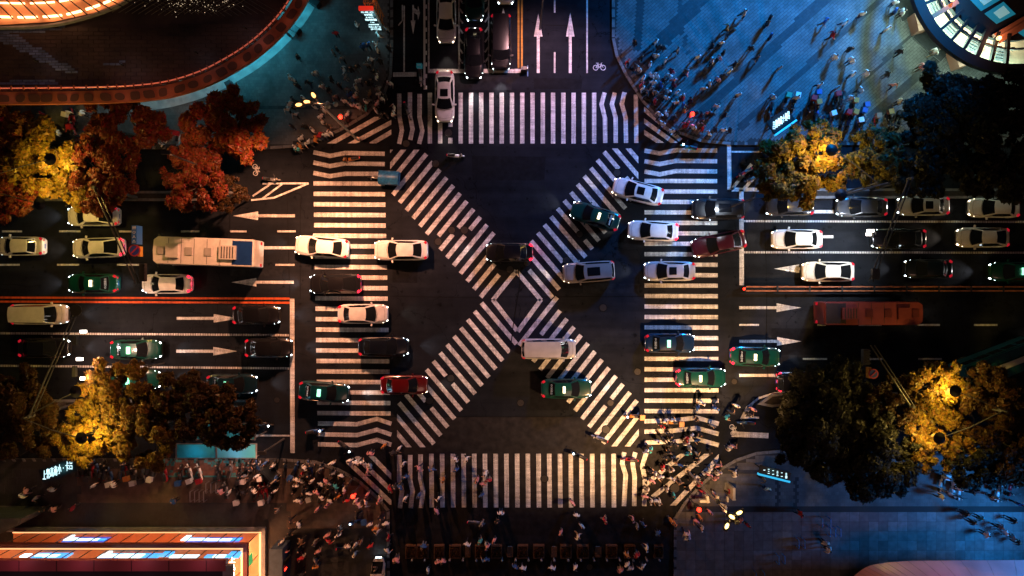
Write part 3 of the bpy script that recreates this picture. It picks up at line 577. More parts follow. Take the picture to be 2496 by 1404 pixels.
def pane(quad, m, z, name='window'):
    mb = MB(); mb.prism([(G(x, y, z)[0] - CX, G(x, y, z)[1] - CY) for x, y in quad], z - .05, z); return mb.build(name, m, pv)
for q in ([(2400, 33), (2446, 4), (2476, 34), (2430, 58)], [(2392, 27), (2360, -6), (2402, -30), (2438, 0)]):
    w = pane(q, M['teal_pane'], HR - .55); c_ = [(sum(p[0] for p in q) / 4 + 9, sum(p[1] for p in q) / 4 - 5)] * 4
    in_ = [(c_[0][0] + (p[0] - c_[0][0]) * .52, c_[0][1] + (p[1] - c_[0][1]) * .58) for p in q]; mb = MB(); mb.prism([(G(x, y, HR - .5)[0] - CX, G(x, y, HR - .5)[1] - CY) for x, y in in_], HR - .56, HR - .5); mb.build('pane', M['pale_pane'], w)
pane([(2478, 76), (2560, 40), (2560, 84), (2498, 90)], M['teal_pane'], HR - .55)
mb = MB(); x0_, y0_ = G(2434, 92, HR)[:2]; x1_, y1_ = G(2600, -6, HR)[:2]; a = math.atan2(y1_ - y0_, x1_ - x0_); mb.box(((x0_ + x1_) / 2 - CX, (y0_ + y1_) / 2 - CY, HR - .35), (math.hypot(x1_ - x0_, y1_ - y0_), .95, .3), a); mb.box(((x0_ + x1_) / 2 - CX, (y0_ + y1_) / 2 - CY, HR - .1), (math.hypot(x1_ - x0_, y1_ - y0_), .2, .2), a); mb.build('copper_beam', M['cu_beam'], pv)
for px_, py_, pw in ((2435, 93, 60), (2322, -2, 40)):
    x, y, z = G(px_, py_, HR + .15); mb = MB(); mb.ball((x - CX, y - CY, z), .2, 12); mb.build('lamp', M['mast_lamp'], pv); light('POINT', 'pavilion_lamp_light', (x, y, z + .5), pw, (1, .45, .2), pv, r=.2)
for a in (182, 200, 215, 228, 240, 254):
    a = math.radians(a); r_ = RAD - 75 * kR; light('POINT', 'gallery_light', (CX + FX + r_ * math.cos(a), CY + FY + r_ * math.sin(a), 4.4), 300, (1, .80, .52), pv, r=.4)
for a in range(178, 262, 9):
    a = math.radians(a); r_ = (ur + 8) / PX; x, y = G(ux, uy, 0)[0] + r_ * math.cos(a), G(ux, uy, 0)[1] + r_ * math.sin(a); light('POINT', 'soffit_light', (x * .97, y * .97, 3.6), 230, (.62, 1, .78), pv, r=.5)
for px_, py_, rz in ((2245, 52, -.65), (2342, 140, -.6)):
    x, y, _ = G(px_, py_, 1.2); mb = MB(); mb.box((x - CX, y - CY, .75), (1.0, 1.7, 1.25), rz + .9); mb.box((x - CX, y - CY, 1.42), (1.1, .5, .1), rz + .9); mb.build('entrance_pier', mat('salmon_stone', (.45, .24, .18), .7), pv) if px_ == 2245 else mb.build('entrance_pier', bpy.data.materials['salmon_stone'], pv)
for i, q in enumerate(([(2222, 93), (2258, 58), (2322, 118), (2290, 153)], [(2172, 0), (2228, 0), (2240, 35), (2196, 55)])):
    mb = MB(); mb.prism(PG(q), CURB - .01, CURB + .035); struct(mb.build('entrance_mat', M['flag_dark']))
    mb = MB(); mb.path([(*G(x, y)[:2], CURB + .04) for x, y in q + q[:1]], .02, 4); struct(mb.build('mat_border', M['metal']))
# unseen masts added in place of lit screens that tint the plazas
FL = [(2290, -525, 25, 1870, 110, 250000, (.001, .29, 1), 58), (2230, -500, 25, 2165, 150, 30000, (.20, .85, .80), 22), (2640, 1235, 12, 2230, 1300, 26000, (.02, .26, .8), 78)]
for i, (px_, py_, z, tx, ty, pw, col_, an_) in enumerate(FL):
    x, y, _ = G(px_, py_, 0); fm_ = thing('floodlight_mast', ['tall mast whose blue floodlight washes the plaza', 'mast with a green white floodlight near the round pavilion', 'mast with a blue floodlight over the slab plaza'][i], 'lamp', (x, y, 0)); MB().tube((0, 0, 0), (0, 0, z), .14, .1).build('pole', M['polemetal'], fm_); MB().box((0, 0, z + .2), (.9, .6, .5), -.6).build('floodlight', M['darkmetal'], fm_)
    light('SPOT', 'floodlight_beam', (x - .8, y - .8, z), pw, col_, fm_, r=2.2, target=(*G(tx, ty)[:2], 0), ang=an_, blend=.9)
# --- lower left: two storey shop building, lit glass fronts towards the crossing
SB = thing('shop_building', 'stepped shop building with two glowing orange glass fronts and blue screens', 'building', G(300, 1360))
M['shop_floor'] = mat('lit_shop_floor', (.62, .27, .13), .5, noise=(.8, .2, 4)); M['shop_glass'] = mat('shop_glass', (1, 1, 1), .02); 
gn = M['shop_glass'].node_tree; b_ = gn.nodes['Principled BSDF']; b_.inputs['Transmission Weight'].default_value = 1; b_.inputs['IOR'].default_value = 1.02
M['screen'] = mat('blue_screen', (.1, .3, .5), .3, emit=(.05, .42, 1), es=1.4); M['screen_w'] = mat('white_screen', (.8, .9, .9), .3, emit=(.62, .93, 1), es=2.0); M['screen_d'] = mat('deep_blue_screen', (.05, .1, .4), .3, emit=(.01, .08, .6), es=.9)
M['sill'] = mat('grey_cornice', (.24, .25, .28), .6, noise=(2, .2, 3)); M['magenta'] = mat('magenta_parapet', (.30, .07, .09), .5); M['maroon'] = mat('maroon_ledge', (.16, .035, .04), .5)
def shop_level(z0, z1, xe, yn, xw, sillm, sill_h, sx):
    """one storey: floor plate, glazed north and east fronts with mullions, screens set just behind the glass"""
    X, Y, Zh = xe, yn, z1 - z0; Wd = xw
    mb = MB(); mb.box(((X + Wd) / 2, Y - 5, z0 + .03), (X - Wd, 10, .06)); B(mb, 'floor', M['shop_floor'], SB)
    mb = MB(); mb.box(((X + Wd) / 2, Y + .02, z0 + .05), (X - Wd + .9, .36, sill_h)); mb.box((X + .26, Y - 5.2, z0 + .05), (.36, 10.05, sill_h)); B(mb, 'cornice', sillm, SB)
    mb = MB(); mb.box(((X + Wd) / 2, Y - .25, z0 + .1), (X - Wd, .16, .08)); mb.box((X - .1, Y - 5.3, z0 + .1), (.16, 9.8, .08)); B(mb, 'light_strip', M['warm_tube2'], SB)
    n_ = int((X - Wd) / 1.45)
    for k in range(n_ + 1):
        mb = MB(); x = X - .3 - k * 1.45; mb.box((x, Y - .38, (z0 + z1) / 2), (.05, .07, Zh)); B(mb, 'mullion', M['trim'], SB)
        if k < n_: mb = MB(); mb.box((x - .725, Y - .38, (z0 + z1) / 2), (1.38, .02, Zh - .1)); B(mb, 'glazing', M['shop_glass'], SB)
    for k in range(1, 5): mb = MB(); mb.box((X - .3, Y - .5 - k * 1.9, (z0 + z1) / 2), (.07, .05, Zh)); B(mb, 'mullion', M['trim'], SB)
    rr = random.Random(int(z0 * 10))
    for (a, c_, mm, dy, hz, hh) in sx:
        mb = MB(); xa, xb = G(a, 1300, z1)[0], G(c_, 1300, z1)[0]; mb.box(((xa + xb) / 2, Y - .5 - dy * .1, z0 + hz * .36 + .05), (xb - xa, .10, hh * 1.3)); B(mb, 'screen', M[mm], SB)
    for k in range(int((X - Wd) / 5)): light('POINT', 'shop_light', (X - 2.5 - 5 * k, Y - 2.2, z1 - .5), 1300, (1, .42, .17), SB, r=.5)
    light('POINT', 'shop_light', (X - 1.2, Y - 5.5, z1 - .5), 800, (1, .42, .17), SB, r=.4)
    mb = MB(); mb.box(((X + Wd) / 2 - .6, Y - 6.2, (z0 + z1) / 2), (X - Wd - 3.4, 7.0, Zh - .1)); B(mb, 'core_wall', M['maroon'], SB)
M['warm_tube2'] = mat('warm_strip', (.9, .7, .5), .4, emit=(1, .45, .18), es=1.6)
xe, yn, _ = G(634, 1293, .5); XW = G(36, 1293, 0)[0]
shop_level(.15, 3.45, xe, yn, XW, M['sill'], .5, [(118, 150, 'screen_w', .9, 2.7, .5), (118, 225, 'screen_d', 1.3, 2.6, .9), (150, 205, 'screen_w', 1.1, 2.9, .45), (205, 222, 'screen', .9, 3.0, .35), (425, 480, 'screen_w', 1.0, 2.8, .5), (428, 562, 'screen_d', 1.3, 2.6, .8), (482, 540, 'screen_w', 1.1, 3.0, .5), (540, 562, 'screen', .9, 2.9, .5), (415, 428, 'screen_w', .3, 2.2, .9), (120, 128, 'screen_w', .3, 1.9, .9)])
x2, y2, _ = G(592, 1330, 3.7)
shop_level(3.6, 7.0, x2, y2, -60, M['maroon'], .4, [(0, 20, 'screen_w', .8, 2.2, .5), (36, 65, 'screen_w', .8, 2.2, .4), (32, 120, 'screen', 1.2, 2.2, .9), (60, 95, 'screen_w', 1.0, 2.5, .5), (208, 218, 'screen_w', .3, 1.6, 1.0), (200, 260, 'screen_w', 1.1, 2.4, .6), (255, 310, 'screen_w', .9, 2.6, .7), (205, 350, 'screen', 1.4, 2.3, .9), (352, 378, 'screen', .8, 1.2, .9), (380, 450, 'screen_w', 1.5, 2.4, .5), (490, 520, 'screen_w', .9, 2.6, .4), (468, 555, 'screen', 1.4, 2.3, .5), (524, 552, 'screen', .8, 1.3, .8)])
x3, y3, _ = G(550, 1372, 7.5)
mb = MB(); mb.box((x3 / 2 - 31, y3 - .25, 7.25), (x3 + 62, .9, .5)); B(mb, 'parapet', M['magenta'], SB)
for k in range(5): light('POINT', 'parapet_light', (x3 - 2 - 5 * k, y3 + .1, 9.0), 32, (1, .35, .45), SB, r=.4)  # pink fill added to brighten the parapet, no lamp fitted
mb = MB(); mb.box((x3 + .1, y3 - 6, 7.25), (.7, 11.5, .496)); B(mb, 'parapet', M['sill'], SB)
mb = MB(); mb.box((x3 / 2 - 31, y3 - 6.5, 7.1), (x3 + 61.6, 12, .3)); B(mb, 'roof', mat('shop_roof', (.02, .022, .028), .7, noise=(1, .3, 4)), SB)
mb = MB()
for k in range(14): mb.box((x3 - 1.6 - k * 3.1, y3 - .25, 7.505), (.05, .88, .012))
B(mb, 'parapet_joint', M['trim'], SB)
for i, (s_, dy) in enumerate((('上', 0), ('品', -.62), ('日', -1.24), ('4', -1.8))):
    me = text_mesh('sign_letter', s_, .55, mat('white_letters', (.9, .95, .95), .4, emit=(.8, .95, 1), es=2.6) if i == 0 else bpy.data.materials['white_letters'], .04); o = link('sign_letter', me, SB); o.location = Vector(G(566, 1366, 6.6)) + Vector((0, dy, 0)) - SB.location
mb = MB(); x, y, _ = G(608, 1350, 2.4); mb.box((x, y - .6, 2.2), (.15, .9, .8)); B(mb, 'green_screen', mat('green_screen', (.1, .5, .2), .3, emit=(.03, .6, .15), es=.6), SB)
x, y, _ = G(20, 1282, 4); mb = MB(); mb.prism([G(*p, 3.5)[:2] for p in [(-80, 1262), (52, 1264), (42, 1280), (0, 1302), (-80, 1306)]], 0, 3.5); tag(mb.build('kiosk', mat('kiosk_roof', (.06, .07, .07), .7, noise=(2, .3, 4))), 'flat dark kiosk roof beside the end of the glowing shop building', 'kiosk')
# east side annexe of the shop
mb = MB(); x, y, _ = G(672, 1360, 2.5); mb.box((x, y - 1.5, 1.2), (1.1, 4.5, 2.4)); mb.box((x, y - 1.5, 2.45), (1.2, 4.6, .1)); tag(mb.build('kiosk', mat('blue_kiosk', (.05, .08, .13), .6, noise=(2, .3, 4))), 'narrow blue grey kiosk beside the lit corner of the shop building', 'kiosk')
mb = MB(); x, y, _ = G(688, 1385, 2.2); mb.box((x, y, 1.4), (.14, 1.4, 1.5), -.35).tube((x, y, 0), (x, y, .7), .06); o = thing('advert_board', 'small lit advert board with a blue and red face next to the blue kiosk', 'sign', (x, y, 0)); mb.v = [(a - x, b - y, c_) for a, b, c_ in mb.v]; mb.build('board', M['darkmetal'], o)
MB().box((-.04, 0, 1.6), (.12, .5, .5), -.35).build('panel', M['screen'], o); MB().box((.02, -.42, 1.5), (.12, .3, .5), -.35).build('panel', M['red_lamp'], o)
# --- lower right: edge of a low domed roof
DR = thing('domed_roof_building', 'smooth pale red and grey rounded roof cut off by the bottom edge', 'building', G(2330, 1440))
cpts = smooth_pts([(2060, 1424), (2095, 1393), (2130, 1376), (2200, 1368), (2330, 1366), (2520, 1365)], 5)
HD = 6.0; mb = MB(); rows = 9
def Pd(u, v):
    i = min(int(u * (len(cpts) - 1)), len(cpts) - 2); f = u * (len(cpts) - 1) - i; p = Vector(cpts[i]).lerp(Vector(cpts[i + 1]), f); c_ = Vector((2380, 1500)); q = p.lerp(c_, v * .95); z = HD - 2.2 * (1 - v) ** 3 + .6 * v
    return Vector(G(q.x, q.y, HD - 2.2)[:2] + (z,))
mb.grid(Pd, 60, 14, 0, True); B(mb, 'roof', mat('dome_panel', (.42, .21, .23), .38, noise=(.5, .15, 3)), DR, True)
for k in range(1, 16):
    mb = MB(); mb.path([Pd(k / 16, v / 10) + Vector((0, 0, .012)) for v in range(11)], .012, 4); B(mb, 'seam', M['kerb'], DR)
mb = MB(); mb.prism([G(cpts[i][0] + 8, cpts[i][1] + 10, 0)[:2] for i in range(len(cpts))] + [G(2520, 1560, 0)[:2], G(2060, 1560, 0)[:2]], 0, HD - 2.3); B(mb, 'wall', M['concrete'], DR)
for px_, c_, pw in ((2130, (1, .3, .26), 60), (2320, (1, .10, .12), 110), (2450, (.4, .5, 1), 60)):
    x, y, _ = G(px_, 1390, HD); mb = MB(); mb.tube((x, y - 1.6, HD), (x, y - 1.6, HD + .9), .04); B(mb, 'roof_lamp', M['darkmetal'], DR); light('POINT', 'roof_lamp_light', (x, y - 1.6, HD + 1.1), pw, c_, DR, r=.4)  # lamps added to tint the dome
# ------------------------------------------------------------------ masts, lamps, signals
def local(o, mb): mb.v = [(a - o.location.x, b - o.location.y, c_ - o.location.z) for a, b, c_ in mb.v]; return mb
def mast(base, top, heads, extra, lab, lampm, col_, aims):
    x, y, _ = G(*base); t = thing('lamp_mast', lab, 'lamp', (x, y, 0)); h = 12.6
    tx, ty = x, y; mb = MB(); mb.tube((0, 0, 0), (0, 0, .25), .28, .28, 12).tube((0, 0, .25), (0, 0, h), .11, .07, 10); mb.build('pole', M['polelit'], t); cr = Vector((0, 0, h))
    for i, hp in enumerate(heads + extra):
        p = Vector(G(*hp, h + .3)) - t.location; mid_ = cr.lerp(p, .5) + Vector((0, 0, .35)); MB().path([cr, mid_, p], .04, 6).build('arm', M['polelit'], t)
        if i < len(heads):
            d = (p - cr).normalized(); an = math.atan2(d.y, d.x); s_ = MB(); s_.box(p + Vector((0, 0, .02)), (.85, .34, .14), an); hd = s_.build('lamp_head', M['polemetal'], t); q = MB()
            q.grid(lambda u, v: p + Vector((0, 0, .09)) + Matrix.Rotation(an, 3, 'Z') @ Vector((.25 * math.cos(2 * math.pi * u) * math.sin(math.pi * v), .13 * math.sin(2 * math.pi * u) * math.sin(math.pi * v), -.12 * math.cos(math.pi * v))), 12, 6); q.build('lens', lampm, hd); tg, an_, pw_ = aims[i]; light('SPOT', 'mast_light', p + t.location + Vector((0, 0, -.25)), pw_, col_, t, r=.3, target=(*G(*tg)[:2], 0), ang=an_, blend=.85)
        else: MB().ball(p, .2, 10).build('globe', M['off_lamp'], t)
    return t
M['polelit'] = mat('cream_pole', (.5, .42, .36), .4, .2)
mast((872, 342), (768, 265), [(729, 256), (749, 249), (765, 233)], [(800, 259), (818, 254)], 'tall pole with three orange street lamps standing at the hatched kerb corner', M['mast_lamp'], (1, .40, .20), [((600, 690), 84, 31000), ((860, 520), 96, 4200), ((970, 840), 84, 40000)])
mast((1674, 1146), (1783, 1262), [(1801, 1249), (1783, 1259), (1771, 1281)], [(1796, 1273), (1750, 1222)], 'tall pole with three yellow street lamps over the crowded crossing corner', M['yellow_lamp'], (1, .54, .24), [((1770, 790), 58, 33000), ((1640, 1050), 86, 11500), ((1430, 1010), 72, 25000)])
def traffic_light(px, py, lab):
    x, y, _ = G(px, py, 2.6); t = thing('traffic_light', lab, 'traffic light', (x, y, 0)); MB().tube((0, 0, 0), (0, 0, 3.2), .06).build('pole', M['polemetal'], t); b_ = MB().box((0, 0, 2.75), (.36, .36, .95)).build('signal_box', M['trim'], t)
    MB().ball((.08, -.1, 3.27), .2, 12).build('red_lens', M['red_lamp'], t); light('POINT', 'signal_light', (x + .3, y - .3, 2.2), 22, (1, .03, .015), t, r=.15)
traffic_light(832, 287, 'red traffic light among the crowd beside the hatched corner and the orange lamp pole'); traffic_light(1681, 280, 'red traffic light in the crowd at the blue plaza corner'); traffic_light(862, 1202, 'red traffic light in the dim crowd beside parked scooters'); traffic_light(1697, 1234, 'red traffic light below the yellow lamp pole corner')
def street_lamp(px, py, ex, ey, lab, pw=300, h=8.1, col_=(1, .64, .13)):
    x, y, _ = G(px, py, h); bx, by, _ = G(ex, ey, 0); t = thing('street_lamp', lab, 'street lamp', (bx, by, 0)); p = Vector((x, y, h)) - t.location
    MB().tube((0, 0, 0), (0, 0, h - 1), .09, .06).build('pole', M['polemetal'], t); MB().path([(0, 0, h - 1), p * .55 + Vector((0, 0, (h - 1) * .45 + .35)), p + Vector((0, 0, .05))], .04, 6).build('arm', M['polemetal'], t)
    MB().tube(p + Vector((0, 0, 0)), p + Vector((0, 0, .14)), .50, .16, 20).build('lamp_shade', M['darkmetal'], t); MB().ball(p + Vector((0, 0, -.06)), .16, 10).build('bulb', M['yellow_lamp'], t); light('POINT', 'street_lamp_light', (x, y, h - .32), pw * 4.0, col_, t, r=.2)
street_lamp(96, 497, 70, 478, 'dark shaded street lamp in the yellow tree beside the top lanes, lower of two'); street_lamp(122, 388, 92, 470, 'dark shaded street lamp in the yellow tree by the cycle lane, upper of two', 260)
street_lamp(2027, 366, 2040, 474, 'round shaded street lamp on the bright golden tree above parked cars', 420); street_lamp(2050, 475, 2062, 474, 'dark lamp shade beside the dark grey parked sedan', 90)
street_lamp(2329, 953, 2322, 970, 'round shaded street lamp in the golden tree near the dashed lane', 420); street_lamp(198, 1068, 186, 984, 'dark lamp shade over the brightest yellow leaves near the lit sign', 420); street_lamp(184, 955, 188, 984, 'dark lamp shade at the foot of the camera gantry', 160)
street_lamp(2290, 1068, 2310, 970, 'street lamp hidden in the golden leaves above the slab pavement', 300); street_lamp(1715, -150, 1560, -60, 'street lamp', 20) if False else None
def gantry(px, y0, y1, lab, bits):
    h = 6.4; bx, by, _ = G(px, y0, 0); ex, ey, _ = G(px, y1, h); t = thing('traffic_gantry', lab, 'traffic gantry', (bx, by, 0)); MB().tube((0, 0, 0), (0, 0, h + .3), .17, .12, 10).build('pole', M['polemetal'], t)
    for dx in (-.13, .19): MB().tube((dx, 0, h - .02), (dx + (ex - bx), ey - by, h), .09 if dx < 0 else .05, .05, 8).build('arm', M['darkmetal'], t)
    for kind, x_, y_, dx, dy in bits:
        p = Vector(G(x_, y_, h)) - t.location
        if kind == 'sign':
            s_ = MB().box(p, (dx, dy, .9)).build('lane_sign', mat('blue_sign', (.03, .13, .42), .4) if 'blue_sign' not in bpy.data.materials else bpy.data.materials['blue_sign'], t)
            for k in range(4):
                me = text_mesh('sign_symbol', '囲○人△'[k], .3, M['letters_w'], .01); o = link('sign_symbol', me, s_); o.location = p + Vector((0, dy * (.36 - .24 * k), .46))
        elif kind == 'round':
            s_ = MB().tube(p + Vector((0, 0, .3)), p + Vector((0, 0, .34)), dx, dx, 20).build('no_stopping_sign', bpy.data.materials.get('red_ring') or mat('red_ring', (.5, .03, .05), .5), t); q = MB().tube(p + Vector((0, 0, .34)), p + Vector((0, 0, .36)), dx * .78, dx * .78, 20).build('face', bpy.data.materials.get('blue_disc') or mat('blue_disc', (.03, .05, .3), .5), s_)
            MB().box(p + Vector((0, 0, .37)), (dx * 1.5, dx * .2, .02), .78).build('bar', bpy.data.materials['red_ring'], s_)
        elif kind == 'plate': MB().box(p, (dx, dy, .5)).build('plate', bpy.data.materials.get('orange_plate') or mat('orange_plate', (.6, .26, .03), .5), t)
        elif kind == 'signal':
            s_ = MB().box(p, (dx, dy, .45)).build('signal_head', M['trim'], t)
            for k in range(5): MB().box(p + Vector((dx * .3, dy * (.4 - .2 * k), .2)), (dx * .8, .05, .14)).build('visor', M['darkmetal'], s_)
        elif kind == 'strobe':
            MB().box(p + Vector((0, 0, .1)), (dx, dy, .24)).build('strobe_lamp', M['cold_lamp'], t)
            if pw_ := STROBE.get((x_, y_)): light('SPOT', 'strobe_light', p + t.location + Vector((.2, 0, -.3)), pw_, (1, .55, .38) if px < 1000 else (.82, .90, 1), t, r=.3, target=p + t.location + Vector((1.5 if px < 1000 else -2.5, -1.0, -6.4)), ang=132, blend=.6)
        elif kind == 'camera': MB().box(p, (dx, dy, .3)).tube(p + Vector((0, 0, .1)), p + Vector((0, .35, .1)), .09).build('camera', M['darkmetal'], t)
        elif kind == 'disc': MB().tube(p + Vector((0, 0, .2)), p + Vector((0, 0, .26)), dx, dx, 18).build('sign_back', M['darkmetal'], t)
STROBE = {(205, 808): 1500, (196, 875): 1800, (203, 922): 600, (2120, 563): 2600, (2116, 571): 900}
M['letters_w'] = mat('sign_white', (.7, .75, .8), .5)
gantry(334, 482, 692, 'traffic gantry reaching over the upper lanes with a blue lane sign', [('sign', 334, 573, .42, 1.55), ('round', 333, 611, .5, 0), ('plate', 342, 613, .18, .85), ('signal', 349, 664, .42, 1.5)])
gantry(191, 984, 746, 'traffic gantry over the lower lanes carrying bright strobe lamps', [('disc', 189, 756, .5, 0), ('strobe', 205, 808, .45, .22), ('camera', 184, 830, .3, .8), ('strobe', 196, 875, .45, .24), ('strobe', 203, 922, .26, .26), ('camera', 182, 905, .28, .9)])
gantry(2122, 462, 688, 'traffic gantry over the lanes behind the parked cars with white strobes', [('strobe', 2120, 563, .5, .22), ('strobe', 2116, 571, .35, .25), ('camera', 2134, 575, .5, .3), ('camera', 2134, 668, .6, .9)])
gantry(2126, 962, 842, 'short traffic gantry with a dark signal head above the dashed lane line', [('signal', 2109, 870, .5, 1.3), ('round', 2124, 910, .42, 0), ('plate', 2117, 908, .2, .9)])
# ------------------------------------------------------------------ signs
M['glyph'] = mat('lit_glyphs', (.9, 1, 1), .4, emit=(.6, .93, 1), es=1.5); M['signbody'] = mat('sign_body', (.012, .018, .022), .3); M['cyan_strip'] = mat('cyan_strip', (.1, .5, .7), .3, emit=(.02, .42, .75), es=1.1)
def lit_sign(p0, p1, hpx, text, lab, size, strip=None, h=2.6, name='lit_sign', lit=(0.25, .8, .9), pw=12):
    a, b = Vector(G(*p0, h)), Vector(G(*p1, h)); mid_ = (a + b) / 2; an = math.atan2(b.y - a.y, b.x - a.x); L_ = (b - a).length; dp = hpx / PX; t = thing(name, lab, 'sign', (mid_.x, mid_.y, 0), an)
    MB().box((0, 0, h - .2), (L_ + .35, dp + .3, .3)).build('sign_board', M['signbody'], t)
    for s_ in (-1, 1): MB().tube((s_ * L_ * .42, 0, 0), (s_ * L_ * .42, 0, h - .35), .07).build('post', M['darkmetal'], t)
    n_ = len(text)
    for i, ch_ in enumerate(text):
        if ch_ == ' ': continue
        o = link('sign_letter', text_mesh('sign_letter', ch_, size, M['glyph'], .02), t); o.location = ((i + .5) / n_ * L_ - L_ / 2, 0, h - .02); o.scale = (.34, 1.0, 1); o.rotation_euler = (0, 0, -an)
    if strip: MB().box((0, strip * (dp / 2 + .2), h - .12), (L_ + .5, .16, .34)).build('light_strip', M['cyan_strip'], t)
    light('POINT', 'sign_light', (mid_.x, mid_.y, h + .8), pw, lit, t, r=.4)
lit_sign((103, 1162), (177, 1133), 26, '上營高南小·卡吕', 'lit sign with white and cyan characters 上營高南小 beside parked scooters', .95)
lit_sign((1884, 309), (1925, 280), 28, '吕書善晶十曼昌', 'lit sign of tall white strokes on the blue plaza edge with a blue strip', .78, strip=-1)
lit_sign((1858, 1146), (1922, 1162), 12, '一三二亖二品', 'low sign with a cyan strip and white marks by the dark tree', .55, strip=-1, pw=5)
MB_ = G(935, 73); py = thing('pylon_sign', 'tall information pylon with a red cap and rows of white text', 'sign', (MB_[0] - .6, MB_[1], 0)); PH = 4.8
MB().box((0, 0, PH / 2), (1.2, .26, PH)).build('body', M['signbody'], py); MB().box((0, 0, PH + .12), (1.24, .34, .24)).build('cap', mat('red_cap', (.7, .03, .015), .5, emit=(1, .04, .02), es=.55), py); MB().box((.62, 0, PH / 2), (.05, .28, PH)).build('side_strip', mat('pale_strip', (.6, .65, .7), .5), py)
for i, (s_, sz_) in enumerate((('北·四 ☁', .34), ('88號', .44), ('8·出口', .30), ('路線圖', .42), ('7·ao', .26), ('上海南京路', .24), ('地铁人民广场', .22), ('步行街', .40))):
    o = link('sign_text', text_mesh('sign_text', s_, sz_ * .85, M['glyph'], .01), py); o.location = (0, -.15, PH - .35 - .56 * i); o.rotation_euler = (math.pi / 2, 0, 0); o.scale = (1, 1.25, 1)
light('POINT', 'sign_light', (MB_[0] - .6, MB_[1] - 1.2, 2.2), 22, (.3, .85, 1), py, r=.4)
ld = thing('scaffold_frame', 'orange lit scaffold frame leaning beside the information pylon', 'scaffold', (*G(930, 55)[:2], 0)); M['orange_frame'] = mat('orange_frame', (.6, .22, .07), .5)
for k, (dx, dy) in enumerate(((-.55, .5), (.25, .5), (-.55, -.3), (.25, -.3))): MB().tube((dx, dy, 0), (dx, dy, 5.2), .05).build('upright', M['orange_frame'], ld)
for z in (.9, 1.8, 2.7, 3.6, 4.4, 5.1):
    MB().tube((-.55, .5, z), (.25, .5, z), .04).tube((-.55, -.3, z), (.25, -.3, z), .04).tube((-.55, .5, z + .03), (-.55, -.3, z + .03), .04).tube((.25, .5, z + .03), (.25, -.3, z + .03), .04).build('rung', M['orange_frame'], ld)
light('POINT', 'scaffold_light', (*G(945, 48)[:2], 5.9), 26, (1, .38, .12), ld, r=.2)
# ------------------------------------------------------------------ barriers, shelters, street furniture
fx = G(1037, 0)[0]; y0, y1 = G(0, -40)[1], G(0, 214)[1]; fn = thing('lane_railing', 'white railing along the left edge of the waiting car lanes', 'railing', (fx, y0, 0)); M['whitemetal'] = mat('white_railing', (.7, .7, .7), .4, .1)
n_ = 9
for k in range(n_ + 1): MB().box((0, (y1 - y0) * k / n_, .5), (.09, .09, 1.06)).box((0, (y1 - y0) * k / n_, .05), (.3, .34, .1)).build('post', M['whitemetal'], fn)
for z in (.25, .55, .95): MB().box((0, (y1 - y0) / 2, z), (.06 if z < .9 else .14, abs(y1 - y0), .06)).build('rail', M['whitemetal'], fn)
bm_ = MB()
for k in range(120): bm_.box((0, (y1 - y0) * (k + .5) / 120, .6), (.025, .025, .66))
bm_.build('baluster', M['whitemetal'], fn)['kind'] = 'stuff'
xa, ya, _ = G(1810, 704); xb = 52; mr_ = thing('median_barrier', 'low rust coloured double barrier rail between the right hand carriageways', 'barrier', (xa, ya, 0)); M['rust'] = mat('rust_paint', (.34, .11, .045), .6, noise=(2, .4, 4))
for k in range(int((xb - xa) / 3) + 1):
    MB().box((k * 3 + .05, 0, .3), (.16, .5, .62)).build('post', M['darkmetal'], mr_)
    for dy in (-.19, .19): MB().box((k * 3 + 1.55, dy, .5), (2.85, .12, .14)).build('rail', M['rust'], mr_)
MB().ball((-.1, 0, .75), .12, 8).build('marker_lamp', M['red_lamp'], mr_)
t = thing('barrier_post', 'dark post stand at the end of the white stop line by the yellow lines', 'post', (*G(1277, 173)[:2], 0)); MB().box((0, 0, .45), (.5, .3, .9)).build('box', M['darkmetal'], t); MB().tube((.35, .5, 0), (.35, -.5, .02), .05).tube((.35, 0, 0), (.35, 0, .9), .04).build('stand', M['metal'], t)
t = thing('box_sign', 'teal box sign by the railing above the white scooter', 'sign', (*G(1022, 160, 1.5)[:2], 0)); MB().box((0, 0, 1.4), (.5, .36, .5)).build('box', mat('teal_box', (.05, .25, .3), .5, emit=(.02, .3, .4), es=.12), t); MB().tube((0, 0, 0), (0, 0, 1.2), .04).build('post', M['metal'], t); o = link('sign_text', text_mesh('sign_text', '即停', .16, M['letters_w']), t); o.location = (0, 0, 1.66)
